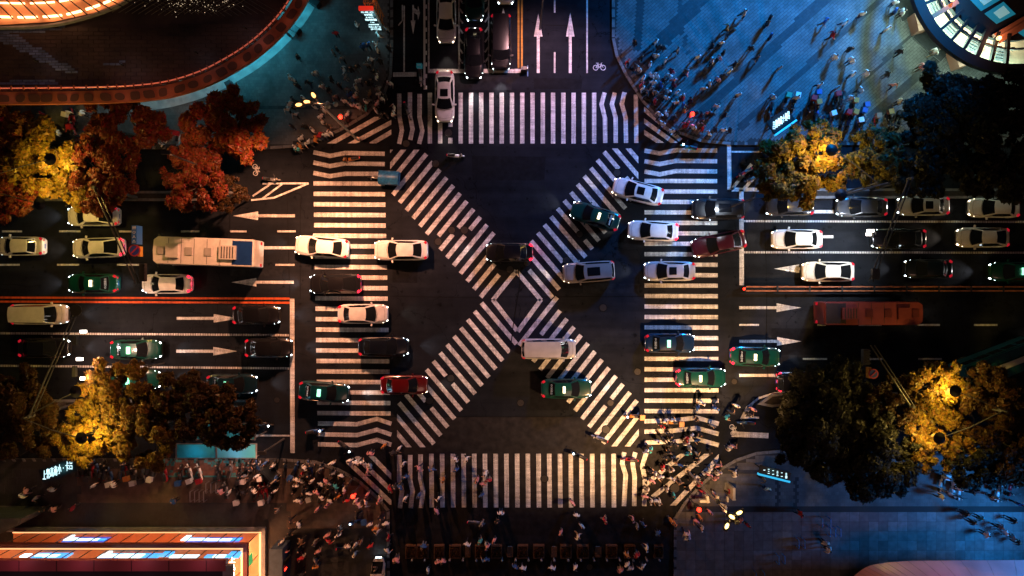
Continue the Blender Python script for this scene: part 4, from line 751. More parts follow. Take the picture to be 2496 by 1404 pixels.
# bus shelter with two bays of teal glass
M['frost'] = mat('frosted_teal_glass', (.07, .50, .60), .3); _n = M['frost'].node_tree; _t = _n.nodes.new('ShaderNodeBsdfTranslucent'); _t.inputs[0].default_value = (.12, .62, .72, 1); _m = _n.nodes.new('ShaderNodeMixShader'); _m.inputs[0].default_value = .6; _n.links.new(_n.nodes['Principled BSDF'].outputs[0], _m.inputs[1]); _n.links.new(_t.outputs[0], _m.inputs[2]); _n.links.new(_m.outputs[0], _n.nodes['Material Output'].inputs[0])
M['frost2'] = M['frost'].copy(); M['frost2'].name = 'pale_frosted_glass'
for n_ in M['frost2'].node_tree.nodes:
    if n_.type == 'BSDF_TRANSLUCENT': n_.inputs[0].default_value = (.55, .8, .95, 1)
for lab, quad, pw in (('lit bus shelter with two teal glass roof panels at the kerb', [(428, 1082), (624, 1082), (624, 1117), (434, 1117)], 46), ('dim teal glass bus shelter under the dark trees behind the lit shelter', [(478, 1033), (622, 1031), (620, 1072), (482, 1072)], 9)):
    hz = 3.0; P = [G(*q, hz) for q in quad]; cx, cy = sum(p[0] for p in P) / 4, sum(p[1] for p in P) / 4; t = thing('bus_shelter', lab, 'bus shelter', (cx, cy, 0)); wx, wy = P[1][0] - P[0][0], P[0][1] - P[3][1]
    for k in (-1, 1): MB().box((k * wx / 4, 0, hz), (wx / 2 - .16, wy - .1, .04)).build('roof_panel', M['frost'] if k < 0 or pw < 20 else M['frost2'], t)
    for k in (-1, 0, 1):
        MB().box((k * (wx / 2 - .02), 0, hz + .02), (.12, wy + .1, .1)).build('rafter', M['metal'], t); MB().tube((k * (wx / 2 - .1), -wy / 2 + .1, 0), (k * (wx / 2 - .1), -wy / 2 + .1, hz), .06).build('post', M['metal'], t)
    for k in (-1, 1): MB().box((0, k * (wy / 2), hz - .06), (wx, .07, .08)).build('eave_rail', M['metal'], t)
    MB().box((0, -wy / 2 + .25, .45), (wx * .7, .35, .06)).build('bench', M['darkmetal'], t)
    for k in (-1, 1): light('POINT', 'shelter_light', (cx + k * wx / 4, cy - .1, hz - .9), pw, (.25, .8, 1) if k < 0 else (.6, .8, 1), t, r=.4)
fm = thing('floor_graphic', None, None, kind='structure', loc=(0, 0, 0)); M['fg'] = mat('floor_graphic_red', (.16, .07, .05), .8, noise=(3, .3, 4)); M['fgt'] = mat('floor_graphic_teal', (.06, .26, .27), .7)
z = CURB + .014; MB().prism(PG([(402, 1121), (618, 1121), (618, 1161), (402, 1161)]), z - .02, z).build('panel', M['fg'], fm); mb = MB()
for p in ([(402, 1116), (402, 1162)], [(402, 1160), (622, 1160)]): ribbon(mb, p, 4, z + .004)
for k in range(60):
    x, y, _ = G(random.uniform(410, 612), random.choice([1123, 1126, 1131, 1150, 1155]) + random.uniform(-3, 3)); mb.box((x, y, z + .003), (random.choice([.2, .3]), .22, .006))
mb.build('mosaic', M['fgt'], fm)['kind'] = 'stuff'
PLX = [(475, 550, 'p'), (555, 640, 'p'), (680, 755, 'p'), (790, 875, 'p'), (905, 945, 's'), (975, 1055, 'p'), (1090, 1170, 'p'), (1205, 1250, 's'), (1280, 1358, 'p'), (1395, 1475, 'p'), (1525, 1565, 's'), (1590, 1670, 'p'), (1710, 1795, 'p'), (1840, 1885, 's'), (1920, 2000, 'p'), (2050, 2130, 'p'), (2265, 2330, 'p')]
M['timber'] = mat('timber_planter', (.10, .045, .018), .7, noise=(6, .3, 4)); ORD = ['first', 'second', 'third', 'fourth', 'fifth', 'sixth', 'seventh', 'eighth', 'ninth', 'tenth', 'eleventh', 'twelfth', 'thirteenth', 'fourteenth', 'fifteenth', 'sixteenth', 'seventeenth', 'eighteenth', 'nineteenth', 'twentieth']
def leaves(n, spread, size, seed, lobes=None, flat=.8):
    """many small folded leaf sprays on the shells of clumps"""
    r = np.random.default_rng(seed); C = lobes; w = np.array([c[3] ** 2 for c in C]); w = w / w.sum(); k = r.choice(len(C), n, p=w)
    d = r.normal(size=(n, 3)); d /= np.linalg.norm(d, axis=1)[:, None]; d[:, 2] = np.where(d[:, 2] < -.2, -d[:, 2], d[:, 2]); c = np.array([q[:3] for q in C])[k]; R = np.array([q[3] for q in C])[k]
    p = c + d * (R * r.uniform(.55, 1.08, n) ** .7)[:, None] * np.array([1, 1, flat]); nrm = d * .6 + r.normal(size=(n, 3)) * .45 + np.array([0, 0, .55]); nrm /= np.linalg.norm(nrm, axis=1)[:, None]
    t = np.cross(nrm, r.normal(size=(n, 3))); t /= np.linalg.norm(t, axis=1)[:, None]; b = np.cross(nrm, t); s = size * (r.uniform(.35, 1.0, n) ** 1.3 * 1.9)[:, None]
    V = np.stack([p - t * s, p + b * s * .42 + nrm * s * .12, p + t * s * 1.05 - nrm * s * .15, p - b * s * .42 + nrm * s * .12], 1).reshape(-1, 3)
    F = (np.array([[0, 1, 2, 3]])[None] + (np.arange(n) * 4)[:, None, None]).reshape(-1, 4)
    me = bpy.data.meshes.new('crown'); me.vertices.add(len(V)); me.vertices.foreach_set('co', V.ravel()); me.loops.add(F.size); me.loops.foreach_set('vertex_index', F.ravel().astype(np.int32)); me.polygons.add(len(F)); me.polygons.foreach_set('loop_start', np.arange(0, F.size, 4).astype(np.int32)); me.materials.append(M['leaf']); me.update(calc_edges=True); return me
lv = leaves(220, 1, .11, 9, [(x, y, .1, .22) for x in (-1, -.6, -.2, .2, .6, 1) for y in (-.2, .2)])
for i, (a, b_, kd) in enumerate(PLX):
    xa, ya, _ = G(830 + a / 2.971, 934 + 1210 / 2.971); xb_, _, _ = G(830 + b_ / 2.971, 0); wd = xb_ - xa
    t = thing('planter_bench' if kd == 'p' else 'bench_block', f'{"timber edged planter" if kd == "p" else "small timber block"} in the row above the bollards, {ORD[i]} from the row\'s scooter cart end', 'planter' if kd == 'p' else 'bench', ((xa + xb_) / 2, ya, 0), 0, 'timber planters in a row')
    if kd == 'p':
        for s_ in (-1, 1): MB().box((0, s_ * .55, .24), (wd, .10, .48)).build('side', M['timber'], t); MB().box((s_ * (wd / 2 - .05), 0, .24), (.10, .999, .478)).build('end', M['timber'], t)
        MB().box((0, 0, .2), (wd - .22, .98, .38)).build('soil', M['soil'], t); o = link('shrub', lv, t, (0, 0, .38), None, (.10, .045, .012)); o.scale = (wd / 2.7, 1, .8)
    else:
        for s_ in (-2, -1, 0, 1, 2): MB().box((0, s_ * .2, .42), (wd, .17, .06)).build('slat', M['timber'], t)
        MB().box((0, 0, .2), (wd - .2, .8, .38)).build('base', M['concrete'], t)
bol = None
for i, x in enumerate([525, 615, 705, 795, 890, 985, 1075, 1170, 1268, 1360, 1452, 1545, 1645, 1735, 1830, 1922, 2015, 2110, 2208, 2298]):
    X, Y, _ = G(830 + x / 2.971, 934 + 1262 / 2.971); t = thing('bollard', f'short pale bollard below the planter row, {ORD[i]} counting from the scooter cart', 'bollard', (X, Y, 0), 0, 'bollards below the planters')
    if bol is None: bol = (MB().tube((0, 0, 0), (0, 0, .75), .09, .08, 12).mesh('shaft', M['concrete']), MB().ball((0, 0, .78), .11, 10).mesh('cap', M['metal']))
    link('shaft', bol[0], t); link('cap', bol[1], t)
def hoop_rack(px, py, n, dx, L_, lab, mt, z=CURB):
    x, y, _ = G(px, py); t = thing('bike_rack', lab, 'bike rack', (x, y, z))
    for k in range(n):
        MB().path([(k * dx, 0, 0), (k * dx, 0, .75), (k * dx, -L_, .75), (k * dx, -L_, 0)], .035, 6).build('hoop', mt, t)
    return t
hoop_rack(474, 1192, 4, .42, .95, 'row of four pale bicycle hoops on the brown pavement', M['metal']); hoop_rack(512, 1172, 3, .46, .9, 'three pale bicycle hoops near the floor graphic', M['metal'])
M['blue_tube'] = mat('blue_tube', (.05, .3, .7), .4)
for i, (x, y, n_, dx) in enumerate(((1995, 1258, 2, .75), (2014, 1281, 3, .47), (1938, 1309, 2, .55), (1890, 1348, 2, .55), (1835, 1388, 2, .8))): hoop_rack(x, y, n_, dx, .75, ['pair of blue hoops on the slab plaza, upper set', 'three blue hoops side by side on the slab plaza', 'pair of small blue hoops near two walkers on the slabs', 'pair of small blue hoops nearer the bottom edge', 'wide pair of blue hoops at the bottom edge of the slab plaza'][i], M['blue_tube'])
t = thing('guard_rail', 'pale tubular crowd barrier standing on the hatched stripes at the busy corner', 'barrier', (*G(1618, 1125)[:2], 0), -.06)
MB().path([(0, 0, 0), (0, 0, 1.05), (3.0, 0, 1.05), (3.0, 0, 0)], .035, 6).build('frame', M['metal'], t)
for k in range(1, 6): MB().tube((k * .5, 0, .05), (k * .5, 0, 1.05), .022).build('bar', M['metal'], t)
for i, (x, y, rz, w, lab) in enumerate(((1786, 1200, 0, 1.0, 'cream upright panel sign beside the yellow lamp pole'), (653, 1158, .75, 1.4, 'slanting dark board with a pink end among parked scooters'))):
    X, Y, _ = G(x, y, 1.8); t = thing('panel_sign', lab, 'sign', (X, Y, CURB), rz); MB().box((0, 0, 1.1), (.22, w, 2.0)).build('panel', M['signbody'] if i else mat('cream_panel', (.55, .5, .38), .5), t); MB().box((-.0, -w / 2 - .06, 1.1), (.3, .1, 2.05)).build('end_cap', bpy.data.materials.get('cream_panel'), t); MB().box((0, 0, .04), (.5, w * .8, .08)).build('base', M['concrete'], t)
t = thing('signal_cluster', 'pole with cream signal boxes and lamps beside the yellow lamp mast', 'traffic light', (*G(1738, 1213)[:2], CURB)); MB().tube((0, 0, 0), (0, 0, 4), .09).build('pole', M['polemetal'], t); cp = bpy.data.materials['cream_panel']
for px_, py_, a, b_, c_, rz in ((1713, 1221, .6, .22, .4, 0), (1724, 1216, .22, .6, .5, .2), (1748, 1215, .2, .5, .4, 0), (1758, 1229, .4, .2, .3, -.4), (1768, 1238, .16, .5, .3, 0), (1773, 1217, .14, .45, .3, 0)):
    p = Vector(G(px_, py_, 3.4)) - t.location; MB().box(p, (a, b_, c_), rz).build('signal_box', cp, t)
MB().tube(Vector(G(1713, 1221, 3.3)) - t.location, Vector(G(1773, 1222, 3.3)) - t.location, .04).build('arm', M['polemetal'], t)
# ------------------------------------------------------------------ made-up street lamps, added to light lanes, trees and paving
def added_lamp(px, py, h, pw, col_, lab, tg=None, ang=80):
    x, y, _ = G(px, py, h); t = thing('street_lamp', lab, 'street lamp', (x, y, 0)); MB().tube((0, 0, 0), (0, 0, h), .1, .07).build('pole', M['polemetal'], t); MB().box((0, 0, h + .08), (.7, .3, .14)).build('lamp_head', M['polemetal'], t); light('SPOT', 'street_lamp_light', (x, y, h - .05), pw, col_, t, r=.25, target=G(*tg) if tg else G(px - 10, py + 320), ang=ang, blend=.8)
# ------------------------------------------------------------------ vehicles (forward is +x)
def lerp(a, b, t): return a + (b - a) * t
def car_parts(L=4.62, Wd=1.82, h_hood=.92, h_trunk=1.0, belt=.96, rz=1.45, wf=1.12, tf=.30, tr=-1.05, rb=-1.72, nose=.70, tail=.74, wt=.60, sunroof=False):
    P = {}; hw = Wd / 2
    def plan(t):
        a = abs(t); e = nose if t > 0 else tail
        return hw * (1 if a < .62 else lerp(1, e, ((a - .62) / .38) ** 2.4))
    def deck(t):
        if t > 0: return lerp(belt, h_hood - .16, max(0, (t - .35) / .65) ** 1.7) if t > .35 else belt
        return lerp(belt, h_trunk - .06, max(0, (-t - .5) / .5)) if t < -.5 else belt
    body = MB(); ts = [-1, -.985, -.95, -.88, -.78, -.62, -.4, -.15, .1, .35, .55, .72, .84, .92, .97, .99, 1]
    def sec(t):
        w, h = plan(t), deck(t); x = t * L / 2; f = 1 if abs(t) < .97 else (.93 if abs(t) < 1 else .86); lo = .24 if abs(t) < .9 else .30
        if abs(t) >= .985: h -= .10 if abs(t) >= 1 else .04
        q = [(w * .88 * f, lo), (w * .985 * f, lo + .12), (w * f, .58), (w * .985 * f, h - .14), (w * .93 * f, h - .03), (w * .6 * f, h + .012), (0, h + .025)]
        return [(x, y, z) for y, z in q] + [(x, -y, z) for y, z in q[-2::-1]]
    S = [sec(t) for t in ts]; n = len(S[0]); vs = [v for s in S for v in s]; fs = []
    for i in range(len(S) - 1):
        for j in range(n - 1): fs.append((i * n + j, i * n + j + 1, (i + 1) * n + j + 1, (i + 1) * n + j))
        fs.append((i * n + n - 1, i * n, (i + 1) * n, (i + 1) * n + n - 1))
    fs += [tuple(range(n - 1, -1, -1)), tuple((len(S) - 1) * n + j for j in range(n))]; body.add(vs, [f[::-1] for f in fs])
    wb = hw * .90; zb = belt + .0
    def wsB(u): return Vector((wf + .20 * (1 - (2 * u - 1) ** 2), lerp(-wb, wb, u), zb - .01))
    def wsT(u): return Vector((tf + .10 * (1 - (2 * u - 1) ** 2), lerp(-wt, wt, u), rz - .05 + .045 * (1 - (2 * u - 1) ** 2)))
    def rrT(u): return Vector((tr - .06 * (1 - (2 * u - 1) ** 2), lerp(-wt * .96, wt * .96, u), rz - .06 + .04 * (1 - (2 * u - 1) ** 2)))
    def rrB(u): return Vector((rb - .12 * (1 - (2 * u - 1) ** 2), lerp(-wb * .92, wb * .92, u), zb + .02))
    def WS(u, v): return wsB(u).lerp(wsT(u), v)
    def RR(u, v): return rrB(u).lerp(rrT(u), v)
    def RF(u, v): p = wsT(u).lerp(rrT(u), v); p.z += .035 * math.sin(math.pi * v); return p
    def sd(s):
        def f(u, v):
            a = wsB(1 if s > 0 else 0).lerp(rrB(1 if s > 0 else 0), u); b = wsT(1 if s > 0 else 0).lerp(rrT(1 if s > 0 else 0), u); b.z += .035 * math.sin(math.pi * u); a.y += s * .05 * math.sin(math.pi * u); p = a.lerp(b, v); return p
        return f
    body.grid(WS, 8, 2); body.grid(RR, 8, 2, 0, True)
    for s in (-1, 1): body.grid(sd(s), 8, 2, 0, s > 0)
    P['body'] = body.mesh('body', M['car'], True)
    P['roof'] = MB().grid(RF, 8, 6, 0, False).mesh('roof', M['car'], True)
    def inset_(f, u0, u1, v0, v1, nu, nv, d, flip=False):
        def g(u, v):
            U, V = lerp(u0, u1, u), lerp(v0, v1, v); e = 1e-3; p = f(U, V); a = f(U + e, V) - f(U - e, V); b = f(U, V + e) - f(U, V - e); nn = a.cross(b)
            if nn.length > 0: nn.normalize()
            return p + nn * d
        mb = MB(); mb.grid(g, nu, nv, 0, flip); return mb
    def outward(f, u=.5, v=.5):
        e = 1e-3; nn = (f(u + e, v) - f(u - e, v)).cross(f(u, v + e) - f(u, v - e)); c_ = Vector((-.3, 0, .9)); return 1 if nn.dot(f(u, v) - c_) > 0 else -1
    P['windscreen'] = inset_(WS, .05, .95, .05, .97, 8, 3, .008 * outward(WS)).mesh('windscreen', M['glass'], True); P['rear_window'] = inset_(RR, .07, .93, .14, .94, 8, 3, .008 * outward(RR)).mesh('rear_window', M['glass'], True)
    for s, nm in ((-1, 'wr'), (1, 'wl')):
        f = sd(s); P[nm] = inset_(f, .10, .93, .10, .88, 8, 2, .010 * outward(f)).mesh('side_window', M['glass'], True)
    if sunroof: P['sunroof'] = inset_(RF, .2, .8, .12, .58, 6, 4, .010 * (1 if outward(RF) > 0 else -1)).mesh('sunroof', M['glass'], True)
    hl = MB(); x = L / 2
    for s in (-1, 1):
        hl = MB(); hl.grid(lambda u, v: Vector((x - .10 - .36 * u, s * (plan(1 - .08 - .3 * u * .5) * lerp(.80, .985, u)) * 1.0 - s * .02 * v - s * (1 - v) * .16 * (1 - u * .4), deck(.9) - .05 + .05 * u - .02 * (1 - v))), 4, 2, 0, s > 0); hl.box((x - .13, s * plan(.95) * .74, .66), (.16, .30, .13), -s * .45)
        P['hl%d' % s] = hl.mesh('headlight', M['head'])
        tl = MB(); tl.box((-x + .20, s * plan(-.93) * .86, deck(-.9) - .01), (.26, .20, .10), s * .62); tl.box((-x + .05, s * plan(-.97) * .62, .78), (.10, .34, .12), s * .22); P['tl%d' % s] = tl.mesh('taillight', M['tail'])
        P['mi%d' % s] = MB().box((wf - .28, s * (hw + .10), belt + .03), (.13, .22, .14), s * .25).mesh('mirror', M['car'])
    P['bumper'] = MB().box((x - .03, 0, .45), (.12, Wd * .55, .16)).mesh('grille', M['trim']); P['plate'] = MB().box((-x + .02, 0, .62), (.06, .44, .14)).mesh('number_plate', M['plate'])
    
    P['trim'] = MB().box((tf - .35, hw * .995, .74), (.2, .03, .03)).box((tf - 1.25, hw * .995, .74), (.2, .03, .03)).box((tf - .35, -hw * .995, .74), (.2, .03, .03)).box((tf - 1.25, -hw * .995, .74), (.2, .03, .03)).mesh('handle', M['chrome'])
    sl_ = MB()
    for s in (-1, 1): sl_.path([(wf + .24, s * hw * .80, deck(.6) + .000), (x - .35, s * plan(.82) * .70, deck(.84) + .002)], .012, 4); sl_.path([(rb - .10, s * hw * .78, deck(-.8) + .012), (-x + .16, s * plan(-.9) * .74, deck(-.95) + .0)], .010, 4)
    sl_.path([(x - .34, -hw * .62, deck(.86) + .014), (x - .26, 0, deck(.88) + .026), (x - .34, hw * .62, deck(.86) + .014)], .010, 4); sl_.path([(wf + .10, -hw * .72, belt + .02), (wf + .24, 0, belt + .045), (wf + .10, hw * .72, belt + .02)], .016, 4)
    P['lines'] = sl_.mesh('panel_gap', M['trim'])
    P['wheel'] = (MB().tube((0, -.1, 0), (0, .1, 0), .32, .32, 18).mesh('tyre', M['rubber']), MB().tube((0, -.105, 0), (0, .105, 0), .2, .2, 12).mesh('rim', M['chrome'])); P['dims'] = (L, hw); return P
CAR = {'sedan': car_parts(), 'sedan_sun': car_parts(L=4.7, sunroof=True), 'taxi': car_parts(L=4.6, wf=1.05, tf=.35, tr=-1.0, rb=-1.6, h_trunk=1.02), 'suv': car_parts(L=4.75, Wd=1.9, h_hood=1.05, h_trunk=1.1, belt=1.06, rz=1.70, wf=1.15, tf=.45, tr=-1.95, rb=-2.22, nose=.78, tail=.86, wt=.66, sunroof=True),
       'van': car_parts(L=5.0, Wd=1.88, h_hood=1.08, h_trunk=1.15, belt=1.12, rz=1.82, wf=1.65, tf=1.0, tr=-2.2, rb=-2.4, nose=.82, tail=.93, wt=.72), 'hatch': car_parts(L=4.2, Wd=1.78, wf=1.05, tf=.35, tr=-1.35, rb=-1.85, rz=1.5, tail=.82)}
letters_taxi = text_mesh('window_lettering', 'ＯC田目日', .21, M['letters'], .004)
WHITE, BLACK, GREEN, SILVER, DGREY = (.78, .76, .74), (.006, .006, .008), (.002, .045, .034), (.42, .43, .46), (.05, .055, .065)
def car(px, py, deg, kind, col_, lab, lights=1, sign=None, warm=False, cat='car', name=None, beam=14, top=None, brake=False, trunk=None):
    if kind == 'sedan': kind = ['sedan', 'sedan_long', 'fastback', 'sedan', 'compact'][int(px * 7 + py * 3) % 5]
    a = math.radians(-deg); x, y, _ = G(px, py, .7); P = CAR[kind]; t = thing(name or {'taxi': 'taxi', 'suv': 'suv', 'van': 'van', 'hatch': 'hatchback'}.get(kind, 'sedan'), lab, cat, (x, y, 0), a); L, hw = P['dims']
    for k, me in P.items():
        if k in ('dims', 'wheel'): continue
        nm = me.name.split('.')[0]; o = link(nm, me, t, color=(top if top and k == 'roof' else col_))
        if k == 'lines': o['kind'] = 'stuff'
        if k[:2] in ('hl', 'tl') :
            if k[:2] == 'hl' and warm: o.material_slots[0].link = 'OBJECT'; o.material_slots[0].material = M['headwarm']
            if not lights: o.material_slots[0].link = 'OBJECT'; o.material_slots[0].material = M['off_lamp'] if k[:2] == 'hl' else M['tail_off']
    for sx in (-1, 1):
        for sy in (-1, 1):
            w = link('wheel', P['wheel'][0], t, (sx * L * .295, sy * (hw - .13), .32)); link('rim', P['wheel'][1], w)
    if sign:
        b_ = MB().box((-.25, 0, 1.57), (.24, .62, .14)).box((-.25, 0, 1.48), (.5, .3, .04)); link('roof_sign', SIGN[0], t); sg = link('lit_panel', SIGN[1 if sign == 1 else 2], t)
        o = link('window_lettering', letters_taxi, t); v0 = Vector((-1.62, 0, 1.08)); R = Matrix(((0, .83, -.55), (-1, 0, 0), (0, .55, .83))); o.matrix_local = Matrix.Translation((-1.40, 0, 1.215)) @ R.to_4x4()
    if lights and beam:
        c_ = (1, .80, .60) if warm else (.95, .93, .92); d = Vector((math.cos(a), math.sin(a), 0)); p = Vector((x, y, .66)) + d * (L / 2 + .06); light('SPOT', 'headlight_beam', p, beam * 21, c_, t, r=.12, target=p + d * 9 + Vector((0, 0, -.62)), ang=62, blend=.7)
    if brake:
        for o in t.children:
            if o.name.startswith('taillight'): o.material_slots[0].link = 'OBJECT'; o.material_slots[0].material = M['brake']
        d = Vector((math.cos(a), math.sin(a), 0)); light('POINT', 'brake_light', Vector((x, y, .7)) - d * (L / 2 + .2), 12, (1, .03, .06), t, r=.2)
    return t
M['tail_off'] = mat('tail_lamp_off', (.25, .01, .015), .2)
CAR['sedan_long'] = car_parts(L=4.95, Wd=1.88, wf=1.05, tf=.25, tr=-1.1, rb=-1.95, nose=.76, tail=.78); CAR['fastback'] = car_parts(L=4.75, Wd=1.86, wf=1.2, tf=.42, tr=-.75, rb=-2.05, rz=1.42, nose=.72, tail=.8, wt=.57, h_trunk=.98); CAR['compact'] = car_parts(L=4.3, Wd=1.76, wf=1.12, tf=.42, tr=-.95, rb=-1.5, rz=1.48, nose=.78, tail=.8)
LINES = [MB().path([(1.25, s * .30, z + .012), (2.02, s * .46, z - .10)], .012, 4) for s in (-1, 1) for z in (.97,)]
SIGN = (MB().box((-.25, 0, 1.50), (.34, .3, .05)).mesh('sign_base', M['trim']), MB().box((-.25, 0, 1.58), (.22, .60, .13)).mesh('lit_panel', M['sign_on']), MB().box((-.25, 0, 1.58), (.3, .66, .13)).mesh('lit_panel', M['sign_green']))
# deg: heading on the picture, 180 = towards the left edge, 0 = right, 90 = down, -90 = up
car(228, 527, 180, 'sedan', WHITE, 'white car half covered by the red tree in the top lane'); car(52, 600, 180, 'sedan', WHITE, 'white car with a pale cyan boot, nearest the left edge above the yellow lines')
car(240, 604, 178, 'sedan', WHITE, 'pinkish white car with red tail lamps left of the traffic gantry', brake=True, warm=True); car(228, 691, 180, 'taxi', GREEN, 'dark green taxi behind a white sedan above the yellow double line', sign=1, trunk=1)
car(407, 692, 180, 'sedan', WHITE, 'white sedan beside the hanging signal head above the yellow double line', brake=True); car(785, 602, 185, 'sedan', WHITE, 'white car leaving the crossing over the striped band with a cyan boot', warm=True)
car(978, 610, 180, 'sedan', WHITE, 'white sedan between the striped band and the diagonal crossing', warm=True); car(818, 692, 180, 'sedan', BLACK, 'black sedan with red tail lamps crossing the left striped band', brake=True)
car(1242, 615, 180, 'sedan', BLACK, 'black sedan with bright red tail lamps just above the central diamond', brake=True); car(1435, 663, 176, 'suv', (.30, .27, .26), 'pale grey suv angled across the diagonal stripes', warm=True)
car(1632, 661, 180, 'sedan_sun', SILVER, 'silver sedan with dark sunroof on the right striped band'); car(1451, 527, 198, 'taxi', GREEN, 'sharp dark green taxi turning across the diagonal stripes', sign=1)
car(1555, 467, 194, 'sedan_sun', WHITE, 'white sedan with black sunroof turning beside the green taxi', warm=True); car(1592, 563, 183, 'sedan', WHITE, 'crisp white sedan with pink bonnet below the turning green taxi', brake=True)
car(1750, 510, 180, 'suv', BLACK, 'black suv whose rear meets the white stop line below the corner'); car(1752, 594, 168, 'sedan', (.045, .004, .012), 'dark red sedan with bluish bonnet swinging into the crossing'); car(1925, 503, 180, 'sedan', (.03, .03, .035), 'black sedan partly under the golden tree, first behind the stop line')
car(2100, 505, 180, 'sedan', DGREY, 'dark grey sedan under the dark lamp shade', lights=1); car(2250, 502, 180, 'sedan_sun', SILVER, 'silver sedan with a square black sunroof in the row of waiting cars'); car(2422, 507, 181, 'sedan', WHITE, 'white sedan last in the row of waiting cars under dark trees', warm=True)
car(1942, 583, 180, 'sedan', WHITE, 'white sedan in the middle lane with a pinkish bonnet', warm=True); car(2190, 582, 180, 'sedan', BLACK, 'black sedan in the middle lane just behind the strobe gantry'); car(2395, 579, 180, 'sedan', (.62, .56, .54), 'pale beige car in the middle lane near the right edge', warm=True)
car(2018, 662, 180, 'sedan', (.70, .66, .60), 'cream sedan covering a lane arrow beside the rusty barrier', warm=True); car(2262, 655, 180, 'sedan', (.004, .008, .016), 'blue black sedan in the lane beside the rusty barrier'); car(2472, 662, 180, 'taxi', GREEN, 'dark green taxi at the right edge beside the rusty barrier', sign=2)
car(98, 766, 0, 'van', (.62, .58, .57), 'pale white van below the yellow lines at the left edge'); car(108, 848, 0, 'sedan', BLACK, 'black sedan left of the lower strobe gantry'); car(332, 852, 0, 'taxi', GREEN, 'green taxi with glowing roof light right of the lower strobe gantry', sign=2)
car(625, 768, 0, 'sedan', BLACK, 'black sedan over a lane arrow just below the yellow lines'); car(655, 848, 0, 'sedan', BLACK, 'black sedan about to pass the lower left stop line'); car(885, 765, 0, 'sedan', (.58, .56, .57), 'silver white sedan driving right across the left striped band', warm=True); car(935, 845, 0, 'sedan', (.004, .006, .012), 'blue black sedan leaving the left striped band heading right')
car(330, 925, 0, 'taxi', GREEN, 'green taxi partly hidden by the amber tree in the bottom lane', sign=2); car(566, 936, 0, 'taxi', (.004, .018, .03), 'dark blue taxi behind the lower left stop line', sign=2); car(790, 955, 5, 'taxi', (.002, .03, .04), 'dark teal taxi tilted across the lower left of the striped band', sign=2)
car(985, 938, 0, 'sedan', (.10, .003, .004), 'dark red sedan reaching the lower left diagonal stripes', warm=True); car(1337, 850, 0, 'van', (.42, .41, .40), 'pale grey van driving right just below the central diamond', warm=True); car(1632, 836, 0, 'taxi', (.004, .018, .05), 'dark blue taxi with white bonnet and green roof light on the right striped band', sign=2)
car(1708, 920, 0, 'taxi', GREEN, 'green taxi with bright cream roof sign on the right striped band', sign=1, brake=True); car(1840, 869, 2, 'taxi', GREEN, 'sharp green taxi with red tail lamps just past the striped band', sign=1, brake=True); car(1380, 947, 0, 'taxi', GREEN, 'green taxi with a pale yellow roof light near the lower diagonal stripes', sign=1)
car(1958, 930, 0, 'van', BLACK, 'black van with red tail lamps partly under the dark lower trees', brake=True); CAR2 = None
car(1088, 43, 90, 'sedan', WHITE, 'white sedan waiting beside the white railing, nose down', warm=True, beam=20); car(1157, -10, 90, 'taxi', GREEN, 'green taxi cut by the top edge behind the black sedan', sign=1); car(1155, 130, 90, 'sedan', BLACK, 'black sedan first at the top stop line', beam=38); car(1221, 103, 90, 'van', BLACK, 'long black van waiting beside the yellow double line', beam=38)
car(1084, 235, 90, 'sedan_sun', WHITE, 'white sedan with black sunroof stopped over the top striped band', warm=True, beam=12); car(1232, -52, 90, 'sedan', WHITE, 'white car barely in view at the top edge behind the black van', beam=0)
